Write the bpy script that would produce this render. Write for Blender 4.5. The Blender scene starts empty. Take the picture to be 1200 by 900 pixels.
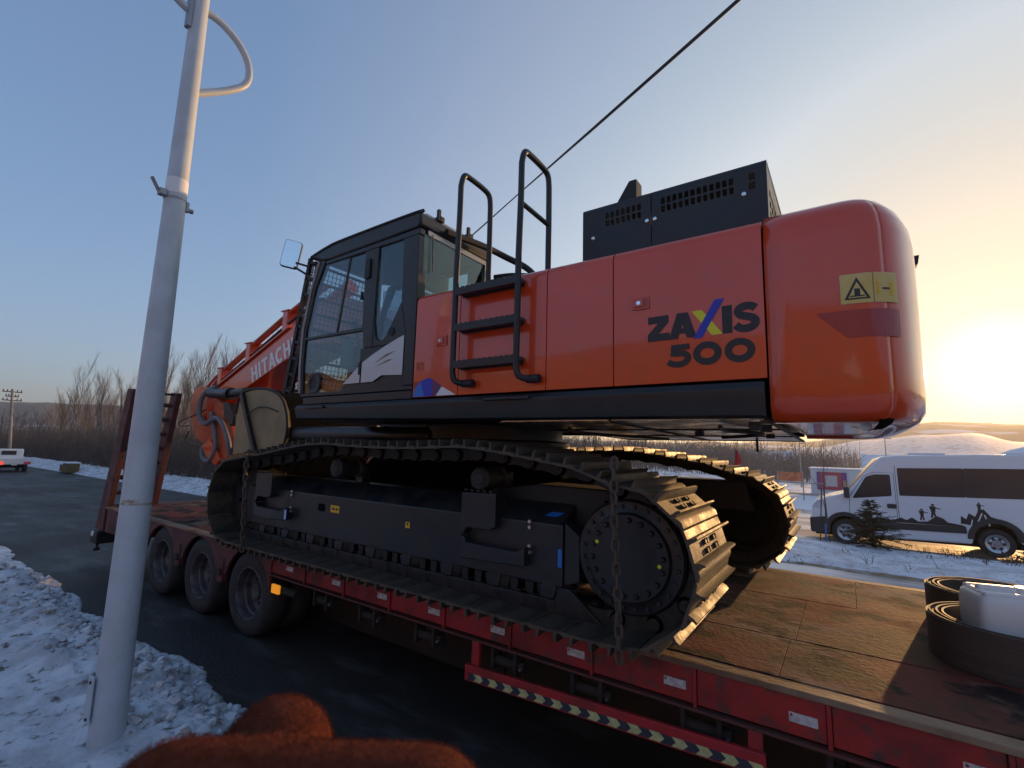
import bpy, bmesh, math, random
from mathutils import Vector, Matrix, noise
R = math.radians
random.seed(7)
scene = bpy.context.scene
COL = scene.collection

# ---------------------------------------------------------------- camera
YAW, PITCH, ROLL = R(34.9), math.atan2(76.0, 560.0), R(1.5)
CAM_Z = 2.17
fw = Vector((-math.sin(YAW)*math.cos(PITCH), math.cos(YAW)*math.cos(PITCH), math.sin(PITCH)))
r0 = Vector((math.cos(YAW), math.sin(YAW), 0)); u0 = r0.cross(fw)
cr = r0*math.cos(ROLL) + u0*math.sin(ROLL); cu = u0*math.cos(ROLL) - r0*math.sin(ROLL)
cam = bpy.data.cameras.new('camera'); camo = bpy.data.objects.new('camera', cam); COL.objects.link(camo)
camo.matrix_world = Matrix(((cr.x, cu.x, -fw.x, 0), (cr.y, cu.y, -fw.y, 0), (cr.z, cu.z, -fw.z, CAM_Z), (0, 0, 0, 1)))
cam.sensor_width = 36; cam.lens = 16.8; cam.clip_start = 0.02; cam.clip_end = 6000
cam.dof.use_dof = True; cam.dof.focus_distance = 6.0; cam.dof.aperture_fstop = 11.0
scene.camera = camo

# ---------------------------------------------------------------- sky, sun, exposure
SUN_AZ, SUN_EL = R(11.2), R(7.8)       # azimuth clockwise from +Y
world = bpy.data.worlds.new('World'); scene.world = world; world.use_nodes = True
wn = world.node_tree.nodes; wl = world.node_tree.links; wn.clear()
wout = wn.new('ShaderNodeOutputWorld'); wbg = wn.new('ShaderNodeBackground'); wsky = wn.new('ShaderNodeTexSky')
wsky.sky_type = 'NISHITA'; wsky.sun_disc = False
wsky.sun_elevation = SUN_EL; wsky.sun_rotation = SUN_AZ
wsky.altitude = 300; wsky.air_density = 1.1; wsky.dust_density = 1.6; wsky.ozone_density = 3.0
wbg.inputs['Strength'].default_value = 0.15
# winter haze: softer contrast towards the sun, warm aureole round it, the same all round the sky
wg = wn.new('ShaderNodeGamma'); wg.inputs['Gamma'].default_value = 0.65; wl.new(wsky.outputs[0], wg.inputs['Color'])
wtc = wn.new('ShaderNodeTexCoord'); wdot = wn.new('ShaderNodeVectorMath'); wdot.operation = 'DOT_PRODUCT'
wdot.inputs[1].default_value = (math.sin(SUN_AZ)*math.cos(SUN_EL), math.cos(SUN_AZ)*math.cos(SUN_EL), math.sin(SUN_EL))
wnm = wn.new('ShaderNodeVectorMath'); wnm.operation = 'NORMALIZE'; wl.new(wtc.outputs['Generated'], wnm.inputs[0]); wl.new(wnm.outputs[0], wdot.inputs[0])
wr = wn.new('ShaderNodeValToRGB'); wl.new(wdot.outputs['Value'], wr.inputs[0]); wre = wr.color_ramp.elements
AUR = [(0.0, (0.84, 0.93, 1.13)), (0.27, (0.82, 0.92, 1.09)), (0.60, (1.18, 1.08, 1.09)), (0.89, (1.22, 1.18, 1.06)), (0.976, (0.74, 0.68, 0.59)), (0.989, (0.61, 0.56, 0.50)), (0.9965, (0.62, 0.58, 0.48)), (1.0, (0.80, 0.78, 0.70))]
while len(wre) < len(AUR): wre.new(0.5)
for e_, (p_, c_) in zip(wre, AUR): e_.position = p_; e_.color = (c_[0]/1.6, c_[1]/1.6, c_[2]/1.6, 1)
wm = wn.new('ShaderNodeVectorMath'); wm.operation = 'MULTIPLY'; wl.new(wg.outputs[0], wm.inputs[0]); wl.new(wr.outputs[0], wm.inputs[1])
ws_ = wn.new('ShaderNodeVectorMath'); ws_.operation = 'SCALE'; ws_.inputs['Scale'].default_value = 1.6; wl.new(wm.outputs[0], ws_.inputs[0])
wl.new(ws_.outputs[0], wbg.inputs[0]); wl.new(wbg.outputs[0], wout.inputs[0])
sun = bpy.data.lights.new('sun', 'SUN'); suno = bpy.data.objects.new('sun', sun); COL.objects.link(suno)
sun.energy = 2.8; sun.angle = R(0.6); sun.color = (1.0, 0.55, 0.21)
sd = Vector((math.sin(SUN_AZ)*math.cos(SUN_EL), math.cos(SUN_AZ)*math.cos(SUN_EL), math.sin(SUN_EL)))
suno.rotation_euler = sd.to_track_quat('Z', 'Y').to_euler(); suno.location = (20, 60, 30)
vs = scene.view_settings
vs.view_transform = 'Standard'; vs.look = 'None'; vs.gamma = 1.0; vs.use_curve_mapping = False
vs.exposure = 1.2

# ---------------------------------------------------------------- materials
MATS = {}
def pmat(name, c1, c2=None, scale=5.0, rough=0.5, rough2=None, metal=0.0, bump=0.0, bscale=60.0, coat=0.0,
         thr=(0.4, 0.62), detail=6.0, stretch=None, c3=None, scale3=20.0, thr3=(0.55, 0.65), spec=None, emit=None, sub=0.0, trans=0.0, c4=None, scale4=1.0, thr4=(0.5, 0.6)):
    m = bpy.data.materials.new(name); m.use_nodes = True
    n = m.node_tree.nodes; l = m.node_tree.links
    b = n['Principled BSDF']
    b.inputs['Base Color'].default_value = (*c1, 1); b.inputs['Roughness'].default_value = rough
    b.inputs['Metallic'].default_value = metal
    if coat: b.inputs['Coat Weight'].default_value = coat; b.inputs['Coat Roughness'].default_value = 0.06
    if spec is not None: b.inputs['Specular IOR Level'].default_value = spec
    if trans: b.inputs['Transmission Weight'].default_value = trans
    if sub: b.inputs['Subsurface Weight'].default_value = sub; b.inputs['Subsurface Radius'].default_value = (0.05, 0.05, 0.05)
    if emit:
        b.inputs['Emission Color'].default_value = (*emit[:3], 1); b.inputs['Emission Strength'].default_value = emit[3]
    tc = n.new('ShaderNodeTexCoord'); vec = tc.outputs['Object']
    if stretch:
        mp = n.new('ShaderNodeMapping'); mp.inputs['Scale'].default_value = stretch
        l.new(vec, mp.inputs['Vector']); vec = mp.outputs[0]
    def nz(sc, det=detail):
        t = n.new('ShaderNodeTexNoise'); t.inputs['Scale'].default_value = sc; t.inputs['Detail'].default_value = det
        t.inputs['Roughness'].default_value = 0.6
        l.new(vec, t.inputs['Vector']); return t.outputs['Fac']
    def ramp(src, t0, t1):
        rr = n.new('ShaderNodeMapRange'); rr.inputs['From Min'].default_value = t0; rr.inputs['From Max'].default_value = t1
        rr.clamp = True; l.new(src, rr.inputs['Value']); return rr.outputs[0]
    cur = None
    if c2 is not None:
        f = ramp(nz(scale), *thr)
        mx = n.new('ShaderNodeMix'); mx.data_type = 'RGBA'
        mx.inputs['A'].default_value = (*c1, 1); mx.inputs['B'].default_value = (*c2, 1)
        l.new(f, mx.inputs['Factor']); cur = mx.outputs['Result']
        if rough2 is not None:
            mr = n.new('ShaderNodeMix'); mr.data_type = 'FLOAT'
            mr.inputs['A'].default_value = rough; mr.inputs['B'].default_value = rough2
            l.new(f, mr.inputs['Factor']); l.new(mr.outputs['Result'], b.inputs['Roughness'])
    if c3 is not None:
        f3 = ramp(nz(scale3, min(detail, 5)), *thr3)
        m3 = n.new('ShaderNodeMix'); m3.data_type = 'RGBA'; m3.inputs['B'].default_value = (*c3, 1)
        if cur is not None: l.new(cur, m3.inputs['A'])
        else: m3.inputs['A'].default_value = (*c1, 1)
        l.new(f3, m3.inputs['Factor']); cur = m3.outputs['Result']
    if c4 is not None:
        f4 = ramp(nz(scale4, min(detail, 5)), *thr4)
        m4 = n.new('ShaderNodeMix'); m4.data_type = 'RGBA'; m4.inputs['B'].default_value = (*c4, 1)
        l.new(cur, m4.inputs['A']); l.new(f4, m4.inputs['Factor']); cur = m4.outputs['Result']
    if cur is not None: l.new(cur, b.inputs['Base Color'])
    if bump:
        bp = n.new('ShaderNodeBump'); bp.inputs['Strength'].default_value = bump; bp.inputs['Distance'].default_value = 0.02
        l.new(nz(bscale, 4), bp.inputs['Height']); l.new(bp.outputs[0], b.inputs['Normal'])
    MATS[name] = m
    return m
def glass_mat(name, tint, gloss=1.0, rough=0.01, ior=1.5):
    m = bpy.data.materials.new(name); m.use_nodes = True
    n = m.node_tree.nodes; l = m.node_tree.links; n.clear()
    o = n.new('ShaderNodeOutputMaterial'); mx = n.new('ShaderNodeMixShader'); t = n.new('ShaderNodeBsdfTransparent')
    g = n.new('ShaderNodeBsdfGlossy'); fr = n.new('ShaderNodeFresnel'); fr.inputs['IOR'].default_value = ior
    t.inputs['Color'].default_value = (*tint, 1); g.inputs['Roughness'].default_value = rough
    g.inputs['Color'].default_value = (gloss, gloss, gloss, 1)
    ge = n.new('ShaderNodeNewGeometry'); mi = n.new('ShaderNodeMix'); mi.data_type = 'FLOAT'
    mi.inputs['A'].default_value = ior; mi.inputs['B'].default_value = 1.0/ior; l.new(ge.outputs['Backfacing'], mi.inputs['Factor']); l.new(mi.outputs['Result'], fr.inputs['IOR'])
    l.new(fr.outputs[0], mx.inputs[0]); l.new(t.outputs[0], mx.inputs[1]); l.new(g.outputs[0], mx.inputs[2]); l.new(mx.outputs[0], o.inputs[0])
    MATS[name] = m; return m

pmat('orange', (0.67, 0.057, 0.006), (0.61, 0.053, 0.007), 1.5, rough=0.30, rough2=0.38, coat=0.8, c3=(0.55, 0.066, 0.018), scale3=5, thr3=(0.50, 0.72))
pmat('orange_dusty', (0.60, 0.085, 0.018), (0.46, 0.08, 0.03), 4, rough=0.38, rough2=0.6, coat=0.2)
pmat('black_paint', (0.011, 0.012, 0.015), (0.02, 0.02, 0.022), 3, rough=0.33, rough2=0.48)
pmat('black_matt', (0.012, 0.012, 0.013), rough=0.6)
pmat('dark_core', (0.006, 0.006, 0.006), rough=0.95, spec=0.05)
pmat('frame_black', (0.011, 0.012, 0.017), (0.022, 0.021, 0.022), 6, rough=0.30, rough2=0.5, bump=0.03, bscale=90)
pmat('track_steel', (0.030, 0.026, 0.022), (0.085, 0.060, 0.038), 7, rough=0.5, rough2=0.7, metal=0.1, bump=0.2, bscale=50)
pmat('link_steel', (0.020, 0.019, 0.018), (0.045, 0.04, 0.034), 9, rough=0.5, rough2=0.7, metal=0.3, bump=0.2, bscale=40)
pmat('chain_rust', (0.085, 0.06, 0.045), rough=0.6, metal=0.3)
pmat('bucket_paint', (0.25, 0.19, 0.10), (0.19, 0.145, 0.075), 2, rough=0.33, rough2=0.5)
pmat('hose_grey', (0.16, 0.155, 0.16), rough=0.55)
pmat('rubber_black', (0.015, 0.015, 0.016), rough=0.6)
pmat('chrome', (0.75, 0.76, 0.78), rough=0.08, metal=1.0)
pmat('bolt_steel', (0.6, 0.58, 0.55), rough=0.3, metal=0.9)
pmat('silver_decal', (0.52, 0.52, 0.53), rough=0.3, coat=0.4)
pmat('decal_black', (0.018, 0.02, 0.026), rough=0.4)
pmat('decal_blue', (0.02, 0.04, 0.42), rough=0.35)
pmat('decal_purple', (0.11, 0.03, 0.13), rough=0.35)
pmat('decal_sky', (0.02, 0.16, 0.55), rough=0.35)
pmat('decal_yellow', (0.72, 0.66, 0.03), rough=0.4)
pmat('decal_amber', (0.75, 0.42, 0.02), rough=0.4)
pmat('decal_pale', (0.62, 0.46, 0.12), (0.66, 0.52, 0.20), 8, rough=0.4)
pmat('decal_white', (0.75, 0.75, 0.76), rough=0.35)
pmat('decal_maroon', (0.34, 0.026, 0.030), rough=0.3, coat=0.5)
pmat('belly_metal', (0.62, 0.62, 0.63), (0.34, 0.30, 0.28), 3, rough=0.22, rough2=0.4, metal=0.85)
glass_mat('cab_glass', (0.54, 0.63, 0.68), ior=1.6); glass_mat('door_glass', (0.50, 0.55, 0.56), ior=1.7); glass_mat('rear_glass', (0.80, 0.94, 0.89), ior=1.5)
pmat('seat_fabric', (0.05, 0.052, 0.06), rough=0.8)
pmat('cab_interior', (0.10, 0.105, 0.11), rough=0.6)
pmat('liner_grey', (0.42, 0.44, 0.44), rough=0.8)
pmat('paper', (0.55, 0.68, 0.62), rough=0.7)
pmat('mirror', (0.85, 0.87, 0.9), rough=0.02, metal=1.0)
# trailer
pmat('red_rail', (0.36, 0.014, 0.012), (0.17, 0.016, 0.014), 3.0, rough=0.45, rough2=0.75, c3=(0.07, 0.035, 0.028), scale3=9, thr3=(0.53, 0.66))
pmat('red_old', (0.135, 0.027, 0.024), (0.075, 0.032, 0.027), 5, rough=0.65, rough2=0.85, c3=(0.05, 0.038, 0.034), scale3=18, thr3=(0.52, 0.7), bump=0.15)
pmat('red_guard', (0.40, 0.018, 0.022), (0.26, 0.02, 0.02), 6, rough=0.5, rough2=0.7)
pmat('deck_wood', (0.080, 0.036, 0.024), (0.225, 0.150, 0.105), 2.0, rough=0.80, rough2=0.92, bump=0.32, bscale=34, stretch=(0.85, 1.1, 1.0), detail=5, spec=0.2,
     c3=(0.15, 0.034, 0.026), scale3=1.4, thr3=(0.45, 0.56), thr=(0.48, 0.57), c4=(0.018, 0.014, 0.012), scale4=3.1, thr4=(0.52, 0.58))
pmat('deck_edge', (0.16, 0.085, 0.045), (0.28, 0.19, 0.12), 6, rough=0.7, bump=0.3, bscale=40, stretch=(0.4, 1, 1))
pmat('chassis_dark', (0.018, 0.014, 0.012), (0.035, 0.022, 0.015), 5, rough=0.8, bump=0.2, bscale=30)
pmat('tyre', (0.022, 0.021, 0.022), (0.05, 0.046, 0.044), 6, rough=0.75, rough2=0.9, bump=0.1, bscale=70)
pmat('rim', (0.13, 0.12, 0.13), (0.07, 0.06, 0.06), 8, rough=0.55, rough2=0.7, metal=0.4)
pmat('plate_white', (0.62, 0.58, 0.56), (0.42, 0.36, 0.34), 40, rough=0.4)
pmat('amber_lamp', (0.85, 0.30, 0.01), rough=0.3, emit=(1.0, 0.35, 0.02, 0.25))
pmat('lamp_white', (0.8, 0.78, 0.75), rough=0.2)
pmat('hazard_yellow', (0.55, 0.56, 0.22), (0.40, 0.38, 0.2), 20, rough=0.5)
pmat('hazard_black', (0.03, 0.035, 0.05), rough=0.5)
pmat('belt_rubber', (0.055, 0.042, 0.036), (0.085, 0.065, 0.05), 10, rough=0.7, bump=0.4, bscale=12, stretch=(0.2, 0.2, 14))
pmat('jug_plastic', (0.80, 0.81, 0.80), rough=0.38, sub=0.35)
# setting
pmat('asphalt', (0.013, 0.0115, 0.011), (0.030, 0.023, 0.018), 0.9, rough=0.55, rough2=0.75, bump=0.35, bscale=45, c3=(0.11, 0.105, 0.105), scale3=2.2, thr3=(0.54, 0.78), stretch=(0.35, 1, 1))
pmat('snow', (0.68, 0.71, 0.76), (0.46, 0.47, 0.50), 3.0, rough=0.65, bump=0.8, bscale=14, c3=(0.12, 0.095, 0.075), scale3=8, thr3=(0.555, 0.66))
pmat('verge_snow', (0.74, 0.77, 0.82), (0.50, 0.50, 0.53), 2.2, rough=0.7, bump=0.8, bscale=9, c3=(0.12, 0.085, 0.055), scale3=13, thr3=(0.59, 0.66))
pmat('snow_dirty', (0.66, 0.67, 0.70), (0.36, 0.33, 0.31), 6.0, rough=0.8, bump=0.8, bscale=20, thr=(0.48, 0.64))
pmat('field_snow', (0.74, 0.76, 0.80), (0.30, 0.24, 0.19), 0.35, rough=0.8, bump=0.3, bscale=3, thr=(0.50, 0.64), detail=10)
pmat('packed_snow', (0.62, 0.60, 0.60), (0.24, 0.19, 0.155), 0.8, rough=0.45, rough2=0.8, bump=0.4, bscale=6, thr=(0.42, 0.60), stretch=(0.3, 1, 1))
pmat('kerb', (0.22, 0.16, 0.08), (0.34, 0.31, 0.28), 4, rough=0.9, bump=0.3)
pmat('hill', (0.125, 0.085, 0.06), (0.07, 0.05, 0.04), 0.02, rough=0.95, c3=(0.62, 0.64, 0.70), scale3=0.012, thr3=(0.53, 0.56), bump=0.2, bscale=0.5)
pmat('hill_dark', (0.055, 0.045, 0.045), (0.085, 0.065, 0.05), 0.03, rough=0.95, c3=(0.30, 0.30, 0.34), scale3=0.02, thr3=(0.60, 0.66))
pmat('bank_tan', (0.30, 0.19, 0.085), (0.22, 0.14, 0.07), 0.3, rough=0.95, c3=(0.75, 0.76, 0.8), scale3=0.15, thr3=(0.60, 0.66))
pmat('pole_white', (0.50, 0.56, 0.61), (0.44, 0.48, 0.52), 4, rough=0.36, rough2=0.5)
pmat('pole_rust', (0.30, 0.22, 0.13), (0.5, 0.5, 0.48), 25, rough=0.7)
pmat('galv', (0.30, 0.31, 0.33), rough=0.45, metal=0.7)
pmat('cable', (0.02, 0.018, 0.018), rough=0.6)
pmat('concrete', (0.33, 0.30, 0.26), (0.26, 0.23, 0.2), 3, rough=0.9)
pmat('wood_dark', (0.08, 0.06, 0.045), rough=0.85)
pmat('bark_birch', (0.30, 0.26, 0.22), (0.12, 0.09, 0.07), 5, rough=0.9)
pmat('twig', (0.115, 0.090, 0.075), rough=0.9)
pmat('brush', (0.135, 0.105, 0.085), (0.095, 0.075, 0.062), 0.4, rough=0.95)
pmat('far_wood', (0.13, 0.105, 0.095), (0.19, 0.16, 0.145), 0.2, rough=0.95)
pmat('fir_needle', (0.040, 0.040, 0.022), (0.07, 0.062, 0.035), 8, rough=0.75)
pmat('weed', (0.10, 0.065, 0.04), rough=0.9)
# van & others
pmat('van_white', (0.80, 0.82, 0.84), rough=0.26, coat=0.5)
pmat('van_grey', (0.035, 0.036, 0.042), rough=0.55)
pmat('van_glass', (0.050, 0.044, 0.050), rough=0.12)
pmat('alloy', (0.55, 0.55, 0.56), rough=0.3, metal=0.8)
pmat('lens', (0.6, 0.62, 0.65), rough=0.1)
pmat('truck_white', (0.80, 0.81, 0.82), rough=0.4)
pmat('red_light', (0.7, 0.05, 0.03), rough=0.4, emit=(1, 0.1, 0.05, 0.4))
pmat('pink_light', (0.75, 0.10, 0.16), rough=0.4)
pmat('crate_yellow', (0.17, 0.12, 0.045), (0.11, 0.08, 0.04), 6, rough=0.8)
pmat('banner_red', (0.55, 0.10, 0.05), (0.62, 0.28, 0.12), 6, rough=0.7)
pmat('flag_red', (0.55, 0.02, 0.03), rough=0.7)
pmat('wall_white', (0.62, 0.62, 0.62), rough=0.8)
pmat('poster_purple', (0.16, 0.05, 0.22), rough=0.6)
pmat('poster_red', (0.42, 0.05, 0.09), rough=0.6)
pmat('poster_gold', (0.5, 0.28, 0.06), rough=0.6)
pmat('house_wall', (0.36, 0.30, 0.27), rough=0.9)
pmat('roof_snow', (0.74, 0.77, 0.82), rough=0.8)
pmat('fleece', (0.13, 0.035, 0.020), (0.105, 0.027, 0.015), 160, rough=1.0, bump=0.4, bscale=600, spec=0.05)

# ---------------------------------------------------------------- mesh builder
class MB:
    def __init__(s): s.v = []; s.f = []
    def add(s, vs, fs):
        o = len(s.v); s.v += [Vector(p) for p in vs]; s.f += [tuple(i+o for i in f) for f in fs]; return s
    def box(s, x0, x1, y0, y1, z0, z1):
        return s.add([(x0,y0,z0),(x1,y0,z0),(x1,y1,z0),(x0,y1,z0),(x0,y0,z1),(x1,y0,z1),(x1,y1,z1),(x0,y1,z1)],
                     [(0,3,2,1),(4,5,6,7),(0,1,5,4),(1,2,6,5),(2,3,7,6),(3,0,4,7)])
    def bar(s, p0, p1, w, h, up=(0,0,1)):
        p0 = Vector(p0); p1 = Vector(p1); t = (p1-p0).normalized(); up = Vector(up)
        a = t.cross(up)
        if a.length < 1e-4: a = t.cross(Vector((1,0,0)))
        a.normalize(); b = a.cross(t); a = a*w/2; b = b*h/2
        vs = [p0-a-b, p0+a-b, p0+a+b, p0-a+b, p1-a-b, p1+a-b, p1+a+b, p1-a+b]
        return s.add(vs, [(0,1,2,3),(7,6,5,4),(0,4,5,1),(1,5,6,2),(2,6,7,3),(3,7,4,0)])
    def prism(s, pts, a, b, axis='y'):
        n = len(pts)
        mk = {'y': lambda p, q: (p[0], q, p[1]), 'x': lambda p, q: (q, p[0], p[1]), 'z': lambda p, q: (p[0], p[1], q)}[axis]
        vs = [mk(p, a) for p in pts] + [mk(p, b) for p in pts]
        fs = [tuple(range(n)), tuple(range(2*n-1, n-1, -1))] + [(i, i+n, (i+1) % n + n, (i+1) % n) for i in range(n)]
        return s.add(vs, fs)
    def tube(s, path, r, n=8, closed=False, cap=True):
        P = [Vector(p) for p in path]; m = len(P)
        rs = r if isinstance(r, (list, tuple)) else [r]*m
        ts = []
        for i in range(m):
            if closed: t = P[(i+1) % m]-P[i-1]
            else: t = P[min(i+1, m-1)]-P[max(i-1, 0)]
            ts.append(t.normalized())
        a = ts[0].orthogonal().normalized(); o = len(s.v)
        for i in range(m):
            a = (a - ts[i]*a.dot(ts[i])).normalized(); b = ts[i].cross(a)
            for k in range(n):
                w = 2*math.pi*k/n; s.v.append(P[i] + (a*math.cos(w)+b*math.sin(w))*rs[i])
        for i in range(m if closed else m-1):
            j = (i+1) % m
            for k in range(n):
                s.f.append((o+i*n+k, o+i*n+(k+1) % n, o+j*n+(k+1) % n, o+j*n+k))
        if cap and not closed:
            s.f.append(tuple(o+k for k in range(n-1, -1, -1))); s.f.append(tuple(o+(m-1)*n+k for k in range(n)))
        return s
    def cyl(s, p0, p1, r, r1=None, n=20): return s.tube([p0, p1], [r, r if r1 is None else r1], n)
    def lathe(s, prof, c, axis=(0,1,0), n=32, closed=False):
        ax = Vector(axis).normalized(); a = ax.orthogonal().normalized(); b = ax.cross(a); c = Vector(c); o = len(s.v); m = len(prof)
        for rr, t in prof:
            for k in range(n):
                w = 2*math.pi*k/n; s.v.append(c + ax*t + (a*math.cos(w)+b*math.sin(w))*rr)
        for i in range(m if closed else m-1):
            j = (i+1) % m
            for k in range(n): s.f.append((o+i*n+k, o+i*n+(k+1) % n, o+j*n+(k+1) % n, o+j*n+k))
        if not closed:
            if prof[0][0] > 1e-5: s.f.append(tuple(o+k for k in range(n)))
            if prof[-1][0] > 1e-5: s.f.append(tuple(o+(m-1)*n+k for k in range(n-1, -1, -1)))
        return s
    def mesh(s, name, mat, off=Vector((0,0,0)), smooth=True, sharp=32, fixn=True):
        me = bpy.data.meshes.new(name)
        bm = bmesh.new()
        vv = [bm.verts.new(p-off) for p in s.v]
        for f in s.f:
            try: bm.faces.new([vv[i] for i in f])
            except ValueError: pass
        if fixn: bmesh.ops.recalc_face_normals(bm, faces=bm.faces)
        if smooth:
            lim = R(sharp)
            for f in bm.faces: f.smooth = True
            for e in bm.edges:
                if len(e.link_faces) == 2 and e.calc_face_angle(0) > lim: e.smooth = False
        bm.to_mesh(me); bm.free()
        me.materials.append(MATS[mat] if isinstance(mat, str) else mat)
        return me

ORG = {}
def _link(o, parent):
    COL.objects.link(o)
    if parent is not None: o.parent = parent
    ORG[o.name] = ORG[parent.name] if parent is not None else Vector(o.location)
    return o
def thing(name, label, cat, loc, group=None):
    o = bpy.data.objects.new(name, None); o.location = loc; o.empty_display_size = 0.2
    o['label'] = label; o['category'] = cat
    if group: o['group'] = group
    return _link(o, None)
def part(name, mb, mat, parent, bevel=0, seg=2, smooth=True, sharp=32, label=None, kind=None, fixn=True):
    me = mb.mesh(name, mat, ORG[parent.name], smooth, 180 if bevel else sharp, fixn)
    o = bpy.data.objects.new(name, me); _link(o, parent)
    if bevel:
        md = o.modifiers.new('bevel', 'BEVEL'); md.width = bevel; md.segments = seg; md.limit_method = 'ANGLE'; md.angle_limit = R(28)
        md.harden_normals = True
    if label: o['label'] = label
    if kind: o['kind'] = kind
    return o
def solo(name, mb, mat, label=None, cat=None, loc=(0,0,0), group=None, kind=None, bevel=0, smooth=True, sharp=32, seg=2, fixn=True):
    me = mb.mesh(name, mat, Vector(loc), smooth, 180 if bevel else sharp, fixn)
    o = bpy.data.objects.new(name, me); o.location = loc
    COL.objects.link(o); ORG[o.name] = Vector(loc)
    if bevel:
        md = o.modifiers.new('bevel', 'BEVEL'); md.width = bevel; md.segments = seg; md.limit_method = 'ANGLE'; md.angle_limit = R(28); md.harden_normals = True
    if label: o['label'] = label
    if cat: o['category'] = cat
    if group: o['group'] = group
    if kind: o['kind'] = kind
    return o
def inst(name, me, parent, M):
    o = bpy.data.objects.new(name, me)
    _link(o, parent); o.matrix_local = Matrix.Translation(-ORG[parent.name]) @ M
    return o
def copy_tree(o, parent=None):
    c = o.copy(); COL.objects.link(c); c.parent = parent
    ORG[c.name] = ORG[o.name]
    for ch in list(o.children): copy_tree(ch, c)
    return c
def smooth_path(pts, k=6, closed=False):
    P = [Vector(p) for p in pts]; out = []; n = len(P)
    rng = n if closed else n-1
    for i in range(rng):
        p0 = P[(i-1) % n] if (closed or i > 0) else P[0]; p1 = P[i]; p2 = P[(i+1) % n]
        p3 = P[(i+2) % n] if (closed or i+2 < n) else P[n-1]
        for j in range(k):
            t = j/k
            out.append(0.5*((2*p1)+(p2-p0)*t+(2*p0-5*p1+4*p2-p3)*t*t+(3*p1-p0-3*p2+p3)*t**3))
    if not closed: out.append(P[-1])
    return out
def arc(cx, cz, r, a0, a1, n=12): return [(cx+r*math.cos(R(a0+(a1-a0)*i/n)), cz+r*math.sin(R(a0+(a1-a0)*i/n))) for i in range(n+1)]
def round_poly(pts, r, n=4):
    out = []; m = len(pts)
    for i in range(m):
        p = Vector(pts[i]).to_2d(); a = Vector(pts[i-1]).to_2d(); b = Vector(pts[(i+1) % m]).to_2d()
        da = (a-p); db = (b-p); rr = min(r, da.length*0.45, db.length*0.45)
        s0 = p+da.normalized()*rr; s1 = p+db.normalized()*rr
        for k in range(n+1):
            t = k/n; out.append(tuple((1-t)**2*s0+2*t*(1-t)*p+t*t*s1))
    return out
def strip2d(path, w, closed=False):
    P = [Vector(p) for p in path]; m = len(P); L = []; Q = []
    for i in range(m):
        if closed: t = P[(i+1) % m]-P[i-1]
        else: t = P[min(i+1, m-1)]-P[max(i-1, 0)]
        t.normalize(); nn = Vector((-t.y, t.x))*w/2; L.append(P[i]+nn); Q.append(P[i]-nn)
    return [[L[i], L[(i+1) % m], Q[(i+1) % m], Q[i]] for i in range(m if closed else m-1)]
def decal_xz(polys, y, mat, name, parent, f=None, step=0.0):
    """flat print on a plane facing -Y"""
    mb = MB()
    for i, p in enumerate(polys):
        pts = [(f(q) if f else q) for q in p]
        mb.add([(q[0], y-step*i, q[1]) for q in pts], [tuple(range(len(pts)))])
    me = mb.mesh(name, mat, ORG[parent.name], False, fixn=False)
    o = bpy.data.objects.new(name, me); return _link(o, parent)
def nz(x, y, z=0.0, s=1.0): return noise.noise(Vector((x*s, y*s, z)))
# ================================================================= THE SETTING
def sstep(a, b, x):
    t = max(0.0, min(1.0, (x-a)/(b-a))); return t*t*(3-2*t)
def gh(x, y):
    rt = sstep(-17, -7, x)
    far = -0.34 - 1.6*sstep(40, 140, y)
    right = -0.06 + (far+0.06)*sstep(12.5, 15.2, y)
    left = -0.10 + (0.14+0.10)*sstep(12.0, 17.0, y) - 0.8*sstep(60, 160, math.hypot(x, y))
    h = right*rt + left*(1-rt)
    if y < -3: h = -0.06 + 0.12*sstep(3, 6, -y)
    return h
def struct(name, mb, mat, smooth=True, sharp=50, kind='structure'):
    o = solo(name, mb, mat, kind=kind, smooth=smooth, sharp=sharp, fixn=False); return o
def grid_mb(x0, x1, y0, y1, nx, ny, fz):
    mb = MB(); vs = []; fs = []
    for j in range(ny+1):
        for i in range(nx+1):
            x = x0+(x1-x0)*i/nx; y = y0+(y1-y0)*j/ny; p = fz(x, y); vs.append(p if isinstance(p, tuple) else (x, y, p))
    for j in range(ny):
        for i in range(nx):
            a = j*(nx+1)+i; fs.append((a, a+1, a+nx+2, a+nx+1))
    return mb.add(vs, fs)
# ground sheet to the horizon
mb = MB(); rings = [0.0, 3, 6, 8, 9.5, 11, 12.5, 14, 15.5, 18, 22, 28, 36, 48, 65, 90, 130, 200, 320, 520, 900, 1600]
NA = 180; vs = []; fs = []
for r_ in rings:
    for k in range(NA):
        a = 2*math.pi*k/NA; x = r_*math.sin(a); y = r_*math.cos(a); vs.append((x, y, gh(x, y)))
for i in range(len(rings)-1):
    for k in range(NA):
        fs.append((i*NA+k, (i+1)*NA+k, (i+1)*NA+(k+1) % NA, i*NA+(k+1) % NA))
struct('ground', mb.add(vs, fs), 'field_snow')
# carriageway
struct('road', grid_mb(-190, 90, 1.2, 9.8, 56, 6, lambda x, y: 0.004+0.01*nz(x, y, 3, 0.3)), 'asphalt')
# frozen slush on the far half of the road by the verge
def slush(x, y):
    return 0.022+0.03*nz(x, y, 5, 0.9)+0.012*abs(math.sin(y*7))
struct('road_slush', grid_mb(-9, 60, 7.9, 11.4, 190, 26, slush), 'packed_snow')
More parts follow.
